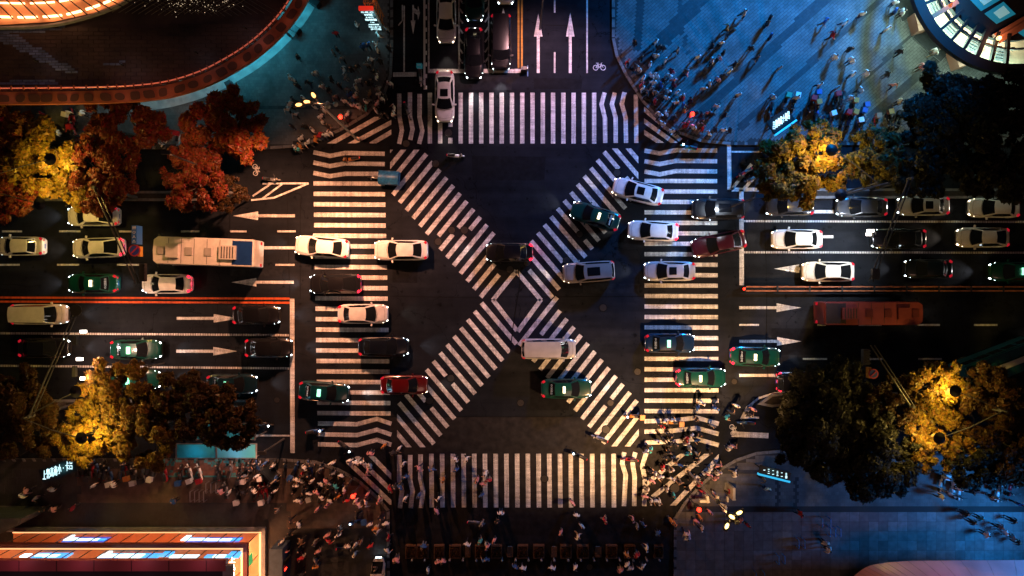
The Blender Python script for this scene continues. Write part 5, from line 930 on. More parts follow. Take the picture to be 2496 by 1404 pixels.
# bus, van with white roof stripe, small cart and tricycle
def bus(px, py, deg, L, Wd, Hh, col_, col2, lab, name='bus', stripe_=None, cat='bus'):
    a = math.radians(-deg); x, y, _ = G(px, py, 1.8); t = thing(name, lab, cat, (x, y, 0), a); b_ = MB(); hw, hl = Wd / 2, L / 2
    def pl(s, z): return [(hl * .985 * 1 - (.16 if k in (0, 3) else 0), 0) for k in range(4)]
    out = [(-hl, -hw * .92), (-hl + .15, -hw), (hl - .35, -hw), (hl, -hw * .78), (hl + .06, 0), (hl, hw * .78), (hl - .35, hw), (-hl + .15, hw), (-hl, hw * .92)]
    b_.prism(out, .35, Hh - .18); b_.prism([(u * .985, v * .94) for u, v in out], Hh - .18, Hh); body = b_.build('body', M['car'], t); body.color = (*col_, 1)
    r_ = MB().box((-hl * .78, 0, Hh + .006), (L * .2, Wd * .86, .02)).build('rear_roof_panel', M['car'], t); r_.color = (*col2, 1)
    for k in range(int(L / 1.15)): MB().box((-hl + .7 + k * 1.15, 0, Hh + .004), (.035, Wd * .9, .012)).build('roof_seam', M['trim'], t)
    for u in (-.05, .14, .42): MB().box((L * u, 0, Hh + .04), (.62, .7, .07)).build('roof_hatch', M['car'], t).color = (*[c_ * .55 for c_ in col_], 1)
    for k in range(5): MB().box((L * -.25 - .5 + k * .25, 0, Hh + .245), (.08, Wd * .42, .02)).build('vent_slot', M['trim'], t)
    for k, (u, w_) in enumerate(((-.25, 1.5), (.30, 1.1))): MB().box((L * u, 0, Hh + .12), (w_, Wd * .5, .24)).build('roof_unit', M['car'], t).color = (*[c_ * .8 for c_ in col_], 1)
    for s in (-1, 1):
        for k in range(int(L / 1.35)): MB().box((-hl + .95 + k * 1.3, s * (hw + .004), Hh * .68), (1.12, .02, Hh * .3)).build('window', M['glass'], t)
        MB().box((hl - .05, s * hw * .7, .75), (.2, .34, .2)).build('headlight', M['headwarm'], t); MB().box((-hl, s * hw * .8, 1.0), (.1, .26, .3)).build('taillight', M['tail'], t); MB().box((hl - .2, s * (hw + .16), 2.1), (.14, .22, .4)).build('mirror', M['trim'], t)
        for u in (-.3, .33): link('wheel', MB().tube((0, -.13, 0), (0, .13, 0), .46, .46, 18).mesh('tyre', M['rubber']), t, (u * L, s * (hw - .14), .46))
    MB().box((hl + .035, 0, Hh * .68), (.05, Wd * .78, Hh * .34)).build('windscreen', M['glass'], t)
    if stripe_:
        MB().box((.1, 0, Hh + .25), (L * .55, .5, .02)).build('roof_stripe', M['car'], t).color = (*stripe_, 1)
    d = Vector((math.cos(a), math.sin(a), 0)); p = Vector((x, y, .8)) + d * (hl + .2); light('SPOT', 'headlight_beam', p, 120, (1, .8, .6), t, r=.15, target=p + d * 9 + Vector((0, 0, -.7)), ang=62, blend=.7); return t
bus(508, 615, 182, 9.0, 2.5, 2.9, (.74, .68, .64), (.01, .04, .16), 'long pale bus with a dark blue tail filling the lane beside the gantry')
bus(2118, 763, 0, 8.8, 2.1, 2.7, (.17, .035, .035), (.03, .02, .022), 'long reddish brown coach in the lane beyond the right arrow', 'coach')
bus(2440, 884, -21, 7.6, 2.3, 2.8, (.008, .055, .075), (.005, .035, .055), 'dark teal minibus with a pale roof stripe angled at the right edge', 'minibus', (.45, .45, .42))
x, y, _ = G(926, 1386); t = thing('utility_cart', 'small white cart with a black windscreen at the bottom edge, nose up', 'cart', (x, y, 0), math.pi / 2); b_ = MB(); b_.prism([(-1.3, -.6), (.6, -.6), (1.1, -.46), (1.3, -.2), (1.3, .2), (1.1, .46), (.6, .6), (-1.3, .6)], .25, .9); o = b_.build('body', M['car'], t); o.color = (*WHITE, 1)
MB().box((-.55, 0, 1.62), (1.4, 1.12, .08)).build('roof', M['car'], t).color = (*WHITE, 1); MB().grid(lambda u, v: Vector((lerp(1.02, .18, v), lerp(-.5, .5, u) * lerp(1, .95, v), lerp(.92, 1.62, v))), 4, 2).build('windscreen', M['glass'], t)
for sx in (-1, 1):
    for sy in (-1, 1): MB().tube((sx * .85, sy * .5 - .08, .26), (sx * .85, sy * .5 + .08, .26), .26, .26, 14).build('wheel', M['rubber'], t)
    MB().tube((-.1 - .55 + sx * .6, .5, .9), (-.1 - .55 + sx * .6, .5, 1.6), .03).tube((-.65 + sx * .6, -.5, .9), (-.65 + sx * .6, -.5, 1.6), .03).build('roof_post', M['trim'], t)
MB().box((1.28, 0, .62), (.1, .5, .14)).build('headlight', M['head'], t); MB().ball((-.3, 0, 1.7), .09, 8).build('beacon', M['red_lamp'], t)
x, y, _ = G(938, 436); t = thing('cargo_tricycle', 'blue covered cargo tricycle crossing the corner where the striped bands meet', 'tricycle', (x, y, 0), math.pi - .06); M['tarp'] = mat('blue_tarpaulin', (.02, .14, .34), .45, noise=(5, .4, 4))
MB().grid(lambda u, v: Vector((lerp(-1.45, .4, v), lerp(-.6, .6, u), 1.0 + .32 * math.sin(math.pi * u) + .04 * math.sin(9 * v))), 8, 8).build('tarpaulin', M['tarp'], t, True); MB().box((-.53, 0, .66), (1.9, 1.22, .66)).build('cargo_box', M['tarp'], t); MB().box((.75, 0, .5), (.9, .1, .12)).tube((1.15, 0, .4), (1.05, 0, 1.05), .03).tube((1.05, -.33, 1.05), (1.05, .33, 1.05), .025).build('frame', M['metal'], t); MB().box((.62, 0, .78), (.4, .28, .1)).build('saddle', M['seat'], t)
for p in ((1.3, 0), (-.8, .6), (-.8, -.6)): MB().tube((p[0], p[1] - .04, .3), (p[0], p[1] + .04, .3), .3, .3, 16).build('wheel', M['rubber'], t)
# ------------------------------------------------------------------ people
def person_mesh(pose):
    sw = {'walk': 1, 'walk2': -1}.get(pose, 0); sit = pose == 'ride'; V, E, Rd, seg = [], [], [], []
    def v(p, r, par=None, part=None):
        V.append(Vector(p)); Rd.append(r); i = len(V) - 1
        if par is not None: E.append((par, i)); seg.append((par, i, part))
        return i
    pz = .80 if sit else .95; ln = .10 if sit else (.03 if sw else 0)
    pel = v((0, 0, pz), (.18, .15)); sp = v((ln * .4, 0, pz + .2), (.18, .14), pel, 'top'); ch = v((ln, 0, pz + .42), (.23, .16), sp, 'top'); nk = v((ln * 1.2, 0, pz + .545), (.065, .065), ch, 'top')
    hb = v((ln * 1.2 + .02, 0, pz + .60), (.08, .085), nk, 'skin'); hm = v((ln * 1.2 + .025, 0, pz + .68), (.10, .112), hb, 'head'); ht = v((ln * 1.2 + .01, 0, pz + .765), (.085, .095), hm, 'head')
    v((ln * 1.2 + .14, 0, pz + .665), (.014, .014), hm, 'skin')
    for s in (-1, 1):
        a = s * sw
        sh = v((ln, s * .20, pz + .455), (.088, .08), ch, 'top')
        if sit: el = (.16, s * .27, pz + .26); wr = (.40, s * .27, pz + .25); dr = Vector((1, 0, -.1))
        elif pose == 'phone' and s < 0: el = (.05, s * .25, pz + .18); wr = (.25, s * .12, pz + .32); dr = Vector((.7, .4, .5))
        elif pose == 'bag' and s > 0: el = (-.03, s * .27, pz + .17); wr = (.0, s * .30, pz - .07); dr = Vector((.1, 0, -1))
        else: el = (-.03 - .10 * a, s * .26, pz + .18); wr = (.05 - .24 * a, s * .27, pz - .04 + .05 * abs(a)); dr = Vector((.25 - .2 * a, 0, -1))
        dr.normalize(); e = v(el, (.060, .060), sh, 'top'); w = v(wr, (.040, .042), e, 'arm'); pm = Vector(wr) + dr * .075; p_ = v(pm, (.022, .040), w, 'skin')
        ac = dr.cross(Vector((0, s, 0))); ac = ac.normalized() if ac.length > .1 else Vector((1, 0, 0))
        cu = Vector((0, -s, 0)) * .35
        for k, fl in ((-1.5, .06), (-.5, .075), (.5, .08), (1.5, .07)):
            f1 = v(pm + ac * k * .021 + dr * .055, (.0095, .0095), p_, 'skin'); v(pm + ac * k * .023 + dr * (.055 + fl * .6) + cu * .05, (.008, .008), f1, 'skin')
        t1 = v(pm + ac * -.045 - dr * .01, (.011, .011), p_, 'skin'); v(pm + ac * -.06 + dr * .035 + cu * .05, (.009, .009), t1, 'skin')
        hp = v((0, s * .10, pz - .05), (.12, .12), pel, 'leg')
        if sit: kn = (.40, s * .17, .62); an = (.36, s * .17, .28)
        else: kn = (.05 + .14 * a, s * .105, .50 if a >= 0 else .51); an = (-.01 + (.17 if a > 0 else -.24) * abs(a), s * .105, .09 if a >= 0 else .16)
        k_ = v(kn, (.085, .082), hp, 'leg'); an_ = v(an, (.058, .058), k_, 'leg'); v((an[0] + .16, s * .12, an[2] - .05), (.042, .036), an_, 'shoe')
    me = bpy.data.meshes.new('tmp'); me.from_pydata(V, E, []); o = bpy.data.objects.new('tmp', me); COL.objects.link(o); sk = o.modifiers.new('s', 'SKIN'); sk.use_smooth_shade = True; sk.branch_smoothing = .35
    for i, r in enumerate(Rd): me.skin_vertices[0].data[i].radius = r; me.skin_vertices[0].data[i].use_root = i == 0
    sb = o.modifiers.new('b', 'SUBSURF'); sb.levels = 1; sb.render_levels = 1; bpy.context.view_layer.update()
    m2 = bpy.data.meshes.new_from_object(o.evaluated_get(bpy.context.evaluated_depsgraph_get())); COL.objects.unlink(o); bpy.data.objects.remove(o)
    m2.name = 'person'; m2.materials.clear()
    for k in ('top', 'trousers', 'skin', 'hair', 'shoe'): m2.materials.append(M[k])
    hc = V[hm]; idx = []
    for p in m2.polygons:
        c = p.center; best, bi = 9, None
        for a, b, part in seg:
            A, B_ = V[a], V[b]; d = B_ - A; t = max(0, min(1, (c - A).dot(d) / d.length_squared)); q = (c - A - d * t).length - lerp(sum(Rd[a]) / 2, sum(Rd[b]) / 2, t)
            if q < best: best, bi = q, (part, t)
        part = bi[0]
        if part in ('head', 'skin') and c.z > hc.z - .09 and (c.x < hc.x - .005 or c.z > hc.z + .045) and (c - hc).length < .2: idx.append(3)
        else: idx.append({'top': 0, 'arm': 2 if bi[1] > .55 else 0, 'skin': 2, 'head': 2, 'leg': 1, 'shoe': 4}[part])
    m2.polygons.foreach_set('material_index', idx); m2.update(); return m2
PM = {p: person_mesh(p) for p in ('stand', 'walk', 'walk2', 'phone', 'bag', 'ride')}
COLS = {'white': (.74, .72, .70), 'dark': (.018, .018, .022), 'grey': (.20, .20, .21), 'blue': (.03, .10, .30), 'teal': (.05, .38, .42), 'red': (.42, .02, .03), 'pink': (.62, .28, .30), 'orange': (.55, .20, .04), 'brown': (.24, .14, .08), 'green': (.04, .28, .16)}
TRS = {'black': (.012, .012, .014), 'navy': (.02, .03, .07), 'grey': (.12, .12, .13), 'khaki': (.26, .2, .13), 'pale': (.5, .48, .45)}
PEOPLE = []; ZN = {}
def person(px, py, colr, zone, pose=None, rz=None, z=0, rider=None):
    if len(PEOPLE) >= 299: return
    r = random.Random(int(px * 31 + py * 17)); tr = r.choices(list(TRS), [4, 3, 2, 1, .8])[0]; pose = pose or r.choice(['stand', 'stand', 'walk', 'walk2', 'phone', 'bag']); x, y, _ = G(px, py, 1.3 + z)
    o = link('person', PM[pose], None, (x, y, z), rz if rz is not None else r.uniform(0, 6.28), COLS[colr]); o['trousers'] = TRS[tr]; s_ = r.uniform(1.0, 1.12); o.scale = (s_, s_, s_); o['category'] = 'person'
    PEOPLE.append((o, colr, tr, pose, zone, px, py)); return o
def crowd(text, ox, oy, k, zone, z=0, pose=None, rz=None):
    keys = dict(w='white', d='dark', g='grey', b='blue', t='teal', r='red', p='pink', o='orange', n='brown', e='green')
    for it in text.split():
        a, b, c_ = it.split(','); person(ox + float(a) / k, oy + float(b) / k, keys[c_], zone, pose, rz, z)
c1 = CURB + .02
crowd('525,565,w 460,665,d 590,695,w 300,830,d 410,820,w 270,885,w 1045,480,g 815,530,w 880,520,d 940,500,d 835,605,g 1115,545,d 1145,600,w 1175,440,d 1165,185,w 1000,290,b 1050,280,b 1150,330,w 760,685,d 660,730,d 340,690,d 1260,310,d', 640, 40, 4.13, 'on the teal pavement below the pylon sign', c1)
crowd('1280,670,w 965,645,w 1050,660,d 1105,660,d 935,710,w 730,800,g 875,780,b 930,790,w 905,830,b 945,890,w 885,885,w 965,910,w 1035,855,w 1075,770,n 1060,840,g 1150,870,p 1195,825,w 1230,790,d 1160,720,g 820,850,w 850,975,w', 640, 40, 4.13, 'in the crowd waiting beside the car lanes', c1)
crowd('1140,945,w 1190,990,d 1320,910,w 1310,975,w 1240,980,d', 640, 40, 4.13, 'at the end of the top striped band by the crowd')
crowd('610,940,w 580,1000,w 595,1055,w 640,1095,d 500,1140,w 385,1225,w 450,1265,w 530,1230,o 570,1195,r 630,1190,w 675,1170,w 320,1315,w 370,1300,o 345,1335,t 290,1100,d', 640, 40, 4.13, 'lined up on the kerb beneath the orange lamp pole', c1)
crowd('500,10,w 545,60,d 590,80,d 495,175,w 150,245,r 290,340,w 240,310,d 345,450,w 445,420,w 505,420,w 465,505,w 560,535,b 690,365,r 660,415,w 710,470,p 440,580,g 335,580,w 320,530,r', 1500, 100, 5.013, 'at the curved kerb of the blue plaza', c1)
crowd('490,625,g 600,620,d 650,600,w 630,690,w 490,730,r 755,620,w 810,660,w 825,690,r 740,750,w 830,790,b 840,840,o 925,720,d 720,930,d 840,1030,r 885,1010,r 955,1050,w 1080,1060,r 990,880,d 1050,900,d 1060,970,d 1145,870,p 1180,900,d 1220,1080,d 1325,1085,w', 1500, 100, 5.013, 'by the red signal at the plaza corner', c1)
crowd('545,890,w 630,880,w 580,1000,w 690,1095,w 760,1110,d', 1500, 100, 5.013, 'on the hatched stripes below the blue plaza')
crowd('470,90,w 350,195,o 385,225,d 660,130,d 520,350,d 570,410,d 240,435,w 400,465,d 320,545,d 60,525,p 180,635,w 430,680,w 725,490,g 1060,150,b 1200,160,w 1330,95,w 1110,250,r 1510,205,w 1130,410,w 1250,435,w 1260,535,w 1360,525,w 1025,610,w 1320,645,w 1250,705,w 1510,535,d 1560,610,p 1760,480,p 1860,370,w 1620,85,w 1570,12,w', 1656, 0, 2.971, 'walking across the open blue plaza', c1)
crowd('665,60,b 710,10,w 850,70,b 265,400,w 320,380,d 380,430,d 400,350,d 445,440,d 605,345,w 560,380,r 555,420,w 590,480,w 570,520,t 700,330,d 785,505,d', 1540, 980, 4.128, 'crossing on the right striped band in yellow light')
crowd('1060,40,w 960,150,t 1010,110,d 1180,130,d 1225,75,p 1200,140,w 990,470,w 1030,450,p', 1540, 980, 4.128, 'near the curved median nose right of the striped band')
crowd('190,480,t 150,500,w 385,520,d 340,560,d 440,580,d 310,660,r 360,670,d 490,640,b 240,740,w 290,755,w 210,800,p 400,775,w 495,820,n 600,765,d 640,775,w 160,895,w 135,955,p 200,1010,w 250,1000,w 280,1010,w', 1540, 980, 4.128, 'on the hatched stripes around the crowd barrier')
crowd('790,690,w 780,735,p 875,645,p 880,720,w 850,770,p 1040,725,w 790,1110,p 650,1200,p 690,1165,o 400,1200,o 435,1225,o 550,1330,w 560,1375,w', 1540, 980, 4.128, 'on the pavement corner beneath the yellow lamp pole', c1)
crowd('1530,115,o 1680,140,w 1620,180,d 1395,190,p 1185,260,w 1250,280,w 1300,285,w 1395,310,w 1365,370,p 1600,540,r 1690,525,b 1640,530,d', 560, 1060, 4.081, 'stepping off the dim kerb beside the bottom striped band')
crowd('1010,285,w 740,330,w 800,310,d 890,350,g 715,390,r 775,410,d 705,465,w 900,495,w 655,510,w 720,570,d 785,590,w 860,575,p 660,660,w 695,665,w 990,540,d 990,660,w 970,700,p 1065,625,o 1060,565,d 1155,665,r 1250,660,w 1280,700,w 1350,685,w 1365,600,p 1480,660,p', 560, 1060, 4.081, 'in the dim crowd beside the parked scooters', c1)
crowd('865,750,p 1385,900,w 1445,940,o 1470,970,w 1550,885,w 1500,840,d 705,1065,n 850,1075,g 980,1060,r 960,1010,p 1075,1005,w 510,1075,w 1250,1095,w 1300,1080,n 870,1170,p 545,1170,p 1240,1190,w 705,1230,r 850,1320,o 1660,1250,p', 560, 1060, 4.081, 'on the dark paving near the shop building corner', c1)
crowd('450,590,w 470,680,b 570,620,p 665,630,b 830,555,w 910,555,w 835,630,b 745,705,o 1050,660,w 990,705,p 1070,705,r 1030,735,p 1020,815,b 465,840,w 565,815,b 710,840,w 695,930,p 1680,870,p', 830, 934, 2.971, 'on the bottom striped band')
crowd('1160,945,w 1020,1020,g 1710,960,w 1915,1000,r 2150,1040,g 1720,1115,w 600,1180,b 1010,1150,t 1110,1145,p 1065,1190,p 740,1290,p 1050,1280,b 1265,1335,b 1700,1340,w 400,1280,p 2220,1200,w 2150,1250,r 2080,1250,o 2030,1360,p 2100,1345,w 2190,1330,w', 830, 934, 2.971, 'on the dark walking street by the planters')
crowd('1240,740,g 620,700,g 640,770,w 1060,1160,w 1080,1210,w 880,950,r 900,990,b 1310,1270,w 1790,1255,b 2070,1000,w 2040,1060,g 2280,1100,d 2420,880,w 1840,690,b 1910,740,r 1980,780,r 2080,790,w 260,1000,n', 1656, 934, 2.971, 'on the slab pavement by the lower right trees', c1)
crowd('1495,1000,w 1510,1035,w 1555,1015,n 1630,1035,w 1690,1015,p 1490,1080,p 1720,1020,b', 100, 1000, 4.457, 'in a small huddle at the edge of the brown pavement', c1)
crowd('20,60,n 120,830,p 190,1000,p', 100, 1000, 4.457, 'below the lit characters sign', c1)
person(1285, 317, 'orange', 'alone on the top striped band', 'walk')
# the rest of the waiting crowd, beyond the three hundred individuals: one joined mesh of standing figures
def crowd_rest(areas):
    V, F, MI, tot = [], [], [], 0; mats = [mat('clothing_' + k, v, .85) for k, v in list(COLS.items())[:7]] + [mat('trousers_plain', (.014, .014, .018), .9), M['skin'], M['hair'], M['shoe']]
    src = []
    for p in ('stand', 'walk', 'phone', 'bag'):
        me = PM[p]; co = np.zeros(len(me.vertices) * 3); me.vertices.foreach_get('co', co); src.append((co.reshape(-1, 3), [tuple(f.vertices) for f in me.polygons], [f.material_index for f in me.polygons]))
    r = random.Random(77); used = [(q[5], q[6]) for q in PEOPLE]
    for (x0, y0, x1, y1, n_, z, poly) in areas:
        k = 0
        for _ in range(n_ * 12):
            if k >= n_: break
            px, py = r.uniform(x0, x1), r.uniform(y0, y1)
            if poly and not bool(inpoly(np.array([px]), np.array([py]), poly)[0]): continue
            if any((px - a) ** 2 + (py - b) ** 2 < 130 for a, b in used): continue
            used.append((px, py)); k += 1; co, fs, mi = r.choice(src); a = r.uniform(0, 6.28); x, y, _ = G(px, py, 1.3); c_, s_ = math.cos(a), math.sin(a)
            q = np.stack([co[:, 0] * c_ - co[:, 1] * s_ + x, co[:, 0] * s_ + co[:, 1] * c_ + y, co[:, 2] * r.uniform(.95, 1.06) + z], 1); V.append(q); t = r.choices(range(7), [4, 4, 2, 1, .6, .6, .8])[0]
            F += [tuple(i + tot for i in f) for f in fs]; MI += [{0: t, 1: 7, 2: 8, 3: 9, 4: 10}[i] for i in mi]; tot += len(co)
    me = bpy.data.meshes.new('crowd'); me.from_pydata(np.concatenate(V).tolist(), [], F)
    for m_ in mats: me.materials.append(m_)
    me.polygons.foreach_set('material_index', MI); me.polygons.foreach_set('use_smooth', [True] * len(F)); me.update(); o = link('crowd', me); o['kind'] = 'stuff'; o['label'] = 'denser remainder of the waiting and strolling crowd on all four corners'
crowd_rest([(700, 60, 955, 320, 22, c1, inset(NWP, 14)), (1500, 100, 1780, 340, 20, c1, inset(NEP, 14)), (1750, 20, 2230, 250, 10, c1, None), (580, 1130, 950, 1230, 26, c1, inset(SWP, 12)), (660, 1240, 950, 1400, 16, c1, None), (140, 1180, 560, 1225, 5, c1, None), (0, 1190, 190, 1255, 8, c1, None), (2290, 1130, 2490, 1235, 12, c1, None), (2280, 1240, 2490, 1330, 9, c1, None), (1580, 1020, 1750, 1210, 14, 0, None), (1700, 1170, 1830, 1290, 9, c1, None), (960, 1250, 1640, 1400, 12, 0, None), (0, 270, 220, 350, 9, c1, None)])
# ------------------------------------------------------------------ scooters
SW_ = {'wheel': MB().tube((0, -.05, 0), (0, .05, 0), .21, .21, 16).mesh('wheel', M['rubber'])}
b_ = MB(); b_.box((0.02, 0, .30), (.62, .28, .10)); b_.grid(lambda u, v: Vector((lerp(.42, .58, v) + .05 * math.sin(math.pi * u), lerp(-.2, .2, u) * lerp(1, .7, v), lerp(.28, .95, v))), 6, 4); b_.grid(lambda u, v: Vector((lerp(-.78, -.18, v), .17 * math.cos(math.pi * u) * (1 - .35 * (1 - v)), .42 + .28 * math.sin(math.pi * u) * (.6 + .4 * v))), 8, 5); b_.box((-.48, 0, .45), (.5, .22, .2)); b_.box((.66, 0, .45), (.3, .14, .05), 0); SW_['body'] = b_.mesh('body', M['paintobj'], True)
SW_['seat'] = MB().grid(lambda u, v: Vector((lerp(-.72, -.02, v), lerp(-.15, .15, u) * (1 - .2 * v), .74 + .05 * math.sin(math.pi * u) + .03 * math.cos(6 * v))), 6, 6).box((-.37, 0, .70), (.62, .26, .07)).mesh('seat', M['seat'], True)
SW_['bar'] = MB().tube((.60, 0, .3), (.48, 0, 1.0), .03).path([(.40, .33, 1.02), (.48, .12, 1.0), (.48, -.12, 1.0), (.40, -.33, 1.02)], .02).box((.36, .36, 1.12), (.03, .12, .08)).box((.36, -.36, 1.12), (.03, .12, .08)).mesh('handlebar', M['darkmetal'])
SW_['lamp'] = MB().ball((.60, 0, .86), .08, 10).mesh('headlight', M['off_lamp']); SW_['lampon'] = MB().ball((.60, 0, .86), .085, 10).mesh('headlight', M['head']); SW_['tail'] = MB().box((-.80, 0, .60), (.05, .16, .07)).mesh('taillight', M['tail']); SW_['box'] = MB().box((-.72, 0, .98), (.42, .44, .42)).mesh('box', M['paintobj']); SW_['lid'] = MB().box((-.72, 0, 1.2), (.45, .47, .05)).mesh('lid', M['paintobj'])
SCOOT = []
def scooter(px, py, deg, colr, zone, box=None, on=0, rider=None, z=0):
    x, y, _ = G(px, py, .7 + z); a = math.radians(-deg); t = thing('scooter', None, 'scooter', (x, y, z), a); c_ = COLS[colr]
    link('body', SW_['body'], t, color=c_); link('seat', SW_['seat'], t); link('handlebar', SW_['bar'], t); link('headlight', SW_['lampon' if on else 'lamp'], t); tl_ = link('taillight', SW_['tail'], t)
    if not rider: tl_.material_slots[0].link = 'OBJECT'; tl_.material_slots[0].material = M['tail_off']
    for xx in (-.55, .68): link('wheel', SW_['wheel'], t, (xx, 0, .21))
    if box: bb = link('box', SW_['box'], t, color=COLS[box]); link('lid', SW_['lid'], bb, color=[min(1, q * 1.1) for q in COLS[box]])
    SCOOT.append((t, colr, box, rider, zone, px, py))
    if rider: person(px - math.cos(math.radians(deg)) * 5, py - math.sin(math.radians(deg)) * 5, rider, zone + ' on a scooter', 'ride', a, z + .02 - .0)
    if on:
        d = Vector((math.cos(a), math.sin(a), 0)); p = Vector((x, y, .85 + z)) + d * .75; light('SPOT', 'headlight_beam', p, 40, (.8, .93, 1), t, r=.08, target=p + d * 6 + Vector((0, 0, -.7)), ang=60, blend=.7)
rs = random.Random(5); zp = 'parked in the row beside the brown pavement'
for a, b, bx in ((395, 640, None), (440, 620, None), (490, 690, None), (530, 655, 'dark'), (580, 630, None), (640, 650, None), (685, 670, None), (735, 715, 'white'), (860, 660, None), (895, 655, None), (935, 650, 'orange'), (1000, 700, 'white'), (1085, 680, 'dark'), (1150, 620, None), (1210, 660, 'white'), (1330, 690, None), (1500, 700, 'blue'), (1600, 680, 'white'), (1705, 680, 'red'), (1915, 670, None), (2045, 655, None), (2150, 690, 'dark'), (2205, 680, 'white'), (2255, 640, None), (2290, 650, None), (2340, 640, None), (2380, 650, 'white')):
    scooter(100 + a / 4.457, 1000 + b / 4.457, -90 + rs.uniform(-18, 18), rs.choice(['dark', 'dark', 'grey', 'blue', 'red', 'dark', 'white']), zp, bx, z=c1)
for a, b in ((1995, 880), (2120, 910), (2290, 900), (2345, 880), (2390, 910), (2430, 890), (2480, 880)): scooter(100 + a / 4.457, 1000 + b / 4.457, rs.choice([-60, -100, -75]), rs.choice(['dark', 'grey', 'red', 'dark']), 'parked on the brown pavement behind the row', rs.choice([None, 'white', None]), z=c1)
for a, b, bx in ((790, 340, None), (880, 360, None), (640, 350, 'blue'), (420, 340, None), (540, 350, None), (880, 600, None), (1000, 580, None), (1120, 560, 'dark'), (770, 560, 'white'), (1060, 480, None)): scooter(560 + a / 4.081, 1060 + b / 4.081, -90 + rs.uniform(-25, 25), rs.choice(['dark', 'grey', 'blue', 'dark']), 'in the dim crowd by the red signal', bx, z=c1)
for a, b, bx in ((680, 800, None), (765, 750, 'green'), (835, 750, 'white'), (880, 870, None), (950, 770, 'red'), (1000, 730, 'blue'), (1010, 800, 'orange'), (990, 880, None), (1060, 900, None), (1120, 880, 'white'), (1145, 740, 'red'), (1190, 720, None), (1195, 870, 'red'), (1255, 790, 'orange'), (1245, 870, 'orange'), (1310, 860, 'blue'), (1310, 930, 'white'), (1350, 820, 'blue'), (1430, 900, 'brown'), (1530, 870, 'orange'), (1570, 880, 'dark'), (1610, 870, None), (830, 940, None)): scooter(1656 + a / 2.971, b / 2.971, 90 + rs.uniform(-20, 20), rs.choice(['dark', 'dark', 'grey', 'red', 'blue']), 'at the plaza edge above golden trees', bx, z=c1)
for px_, py_ in ((172, 283), (178, 330), (20, 312), (12, 290), (225, 328), (160, 300), (400, 338), (430, 345)): scooter(px_, py_, rs.choice([80, 100, 120]), rs.choice(['dark', 'blue', 'white', 'red']), 'parked behind the red leaved trees', rs.choice([None, 'red', 'white']), z=c1)
for px_, py_ in ((2450, 1165), (2470, 1190), (2440, 1205), (2482, 1170), (2425, 1175), (2330, 1195), (2300, 1180), (2345, 1200)): scooter(px_, py_, rs.choice([80, 100]), rs.choice(['dark', 'white', 'red']), 'parked beneath the lower right trees', rs.choice([None, 'white', 'dark']), z=c1)
for px_, py_, dg, cl, zn, rd, on, bx in ((1024, 188, 85, 'white', 'white scooter waiting beside the railing end', 'dark', 0, None), (992, 268, 70, 'grey', 'rolling over the top left stripes', 'white', 0, None), (840, 1090, 40, 'dark', 'turning in at the lower left corner', 'red', 1, None), (1462, 1070, 200, 'white', 'leaning along the lower diagonal stripes', 'white', 0, None), (1412, 1112, 205, 'dark', 'entering above the bottom striped band', 'grey', 1, None), (1535, 1122, 185, 'red', 'passing the bottom striped band', 'orange', 0, None), (1545, 1016, 180, 'orange', 'crossing the right edge of the diagonal stripes', 'orange', 1, 'orange'), (1640, 1032, 180, 'orange', 'riding over the right striped band', 'orange', 0, 'orange'), (1680, 357, 195, 'teal', 'rounding the plaza corner beside the stop line', 'dark', 1, None), (1815, 420, 150, 'red', 'waiting beside the hatched nose of the upper median', 'dark', 0, None), (1835, 435, 160, 'dark', 'waiting behind the red scooter by the upper median', 'red', 0, None), (1110, 378, 3, 'white', 'crossing below the top striped band', 'white', 0, None), (660, 436, 5, 'grey', 'leaving the cycle lane beside the hatched triangle', 'white', 0, None), (855, 386, 172, 'orange', 'entering the cycle lane over the left stripes', 'pink', 0, None), (1130, 1001, 175, 'blue', 'gliding across the lower left diagonal', 'blue', 0, None) if False else (870, 1274, 170, 'blue', 'riding along the dark lane below the crowd', 'blue', 1, 'blue'), (765, 1052, 352, 'blue', 'coming out beside the lower left stop line', 'dark', 1, None), (640, 1035, 10, 'dark', 'waiting beside the dim shelter', 'blue', 1, None), (1820, 1032, 182, 'blue', 'leaving past the curved median nose', 'dark', 0, None), (1160, 1277, 8, 'grey', 'moving along below the bottom stripes', 'grey', 0, None), (840, 1340, 0, 'grey', 'parked near the white cart', 'grey', 0, None)):
    scooter(px_, py_, dg, cl, zn, bx, on, rd, 0 if px_ not in (870, 840) or py_ < 1200 else c1)
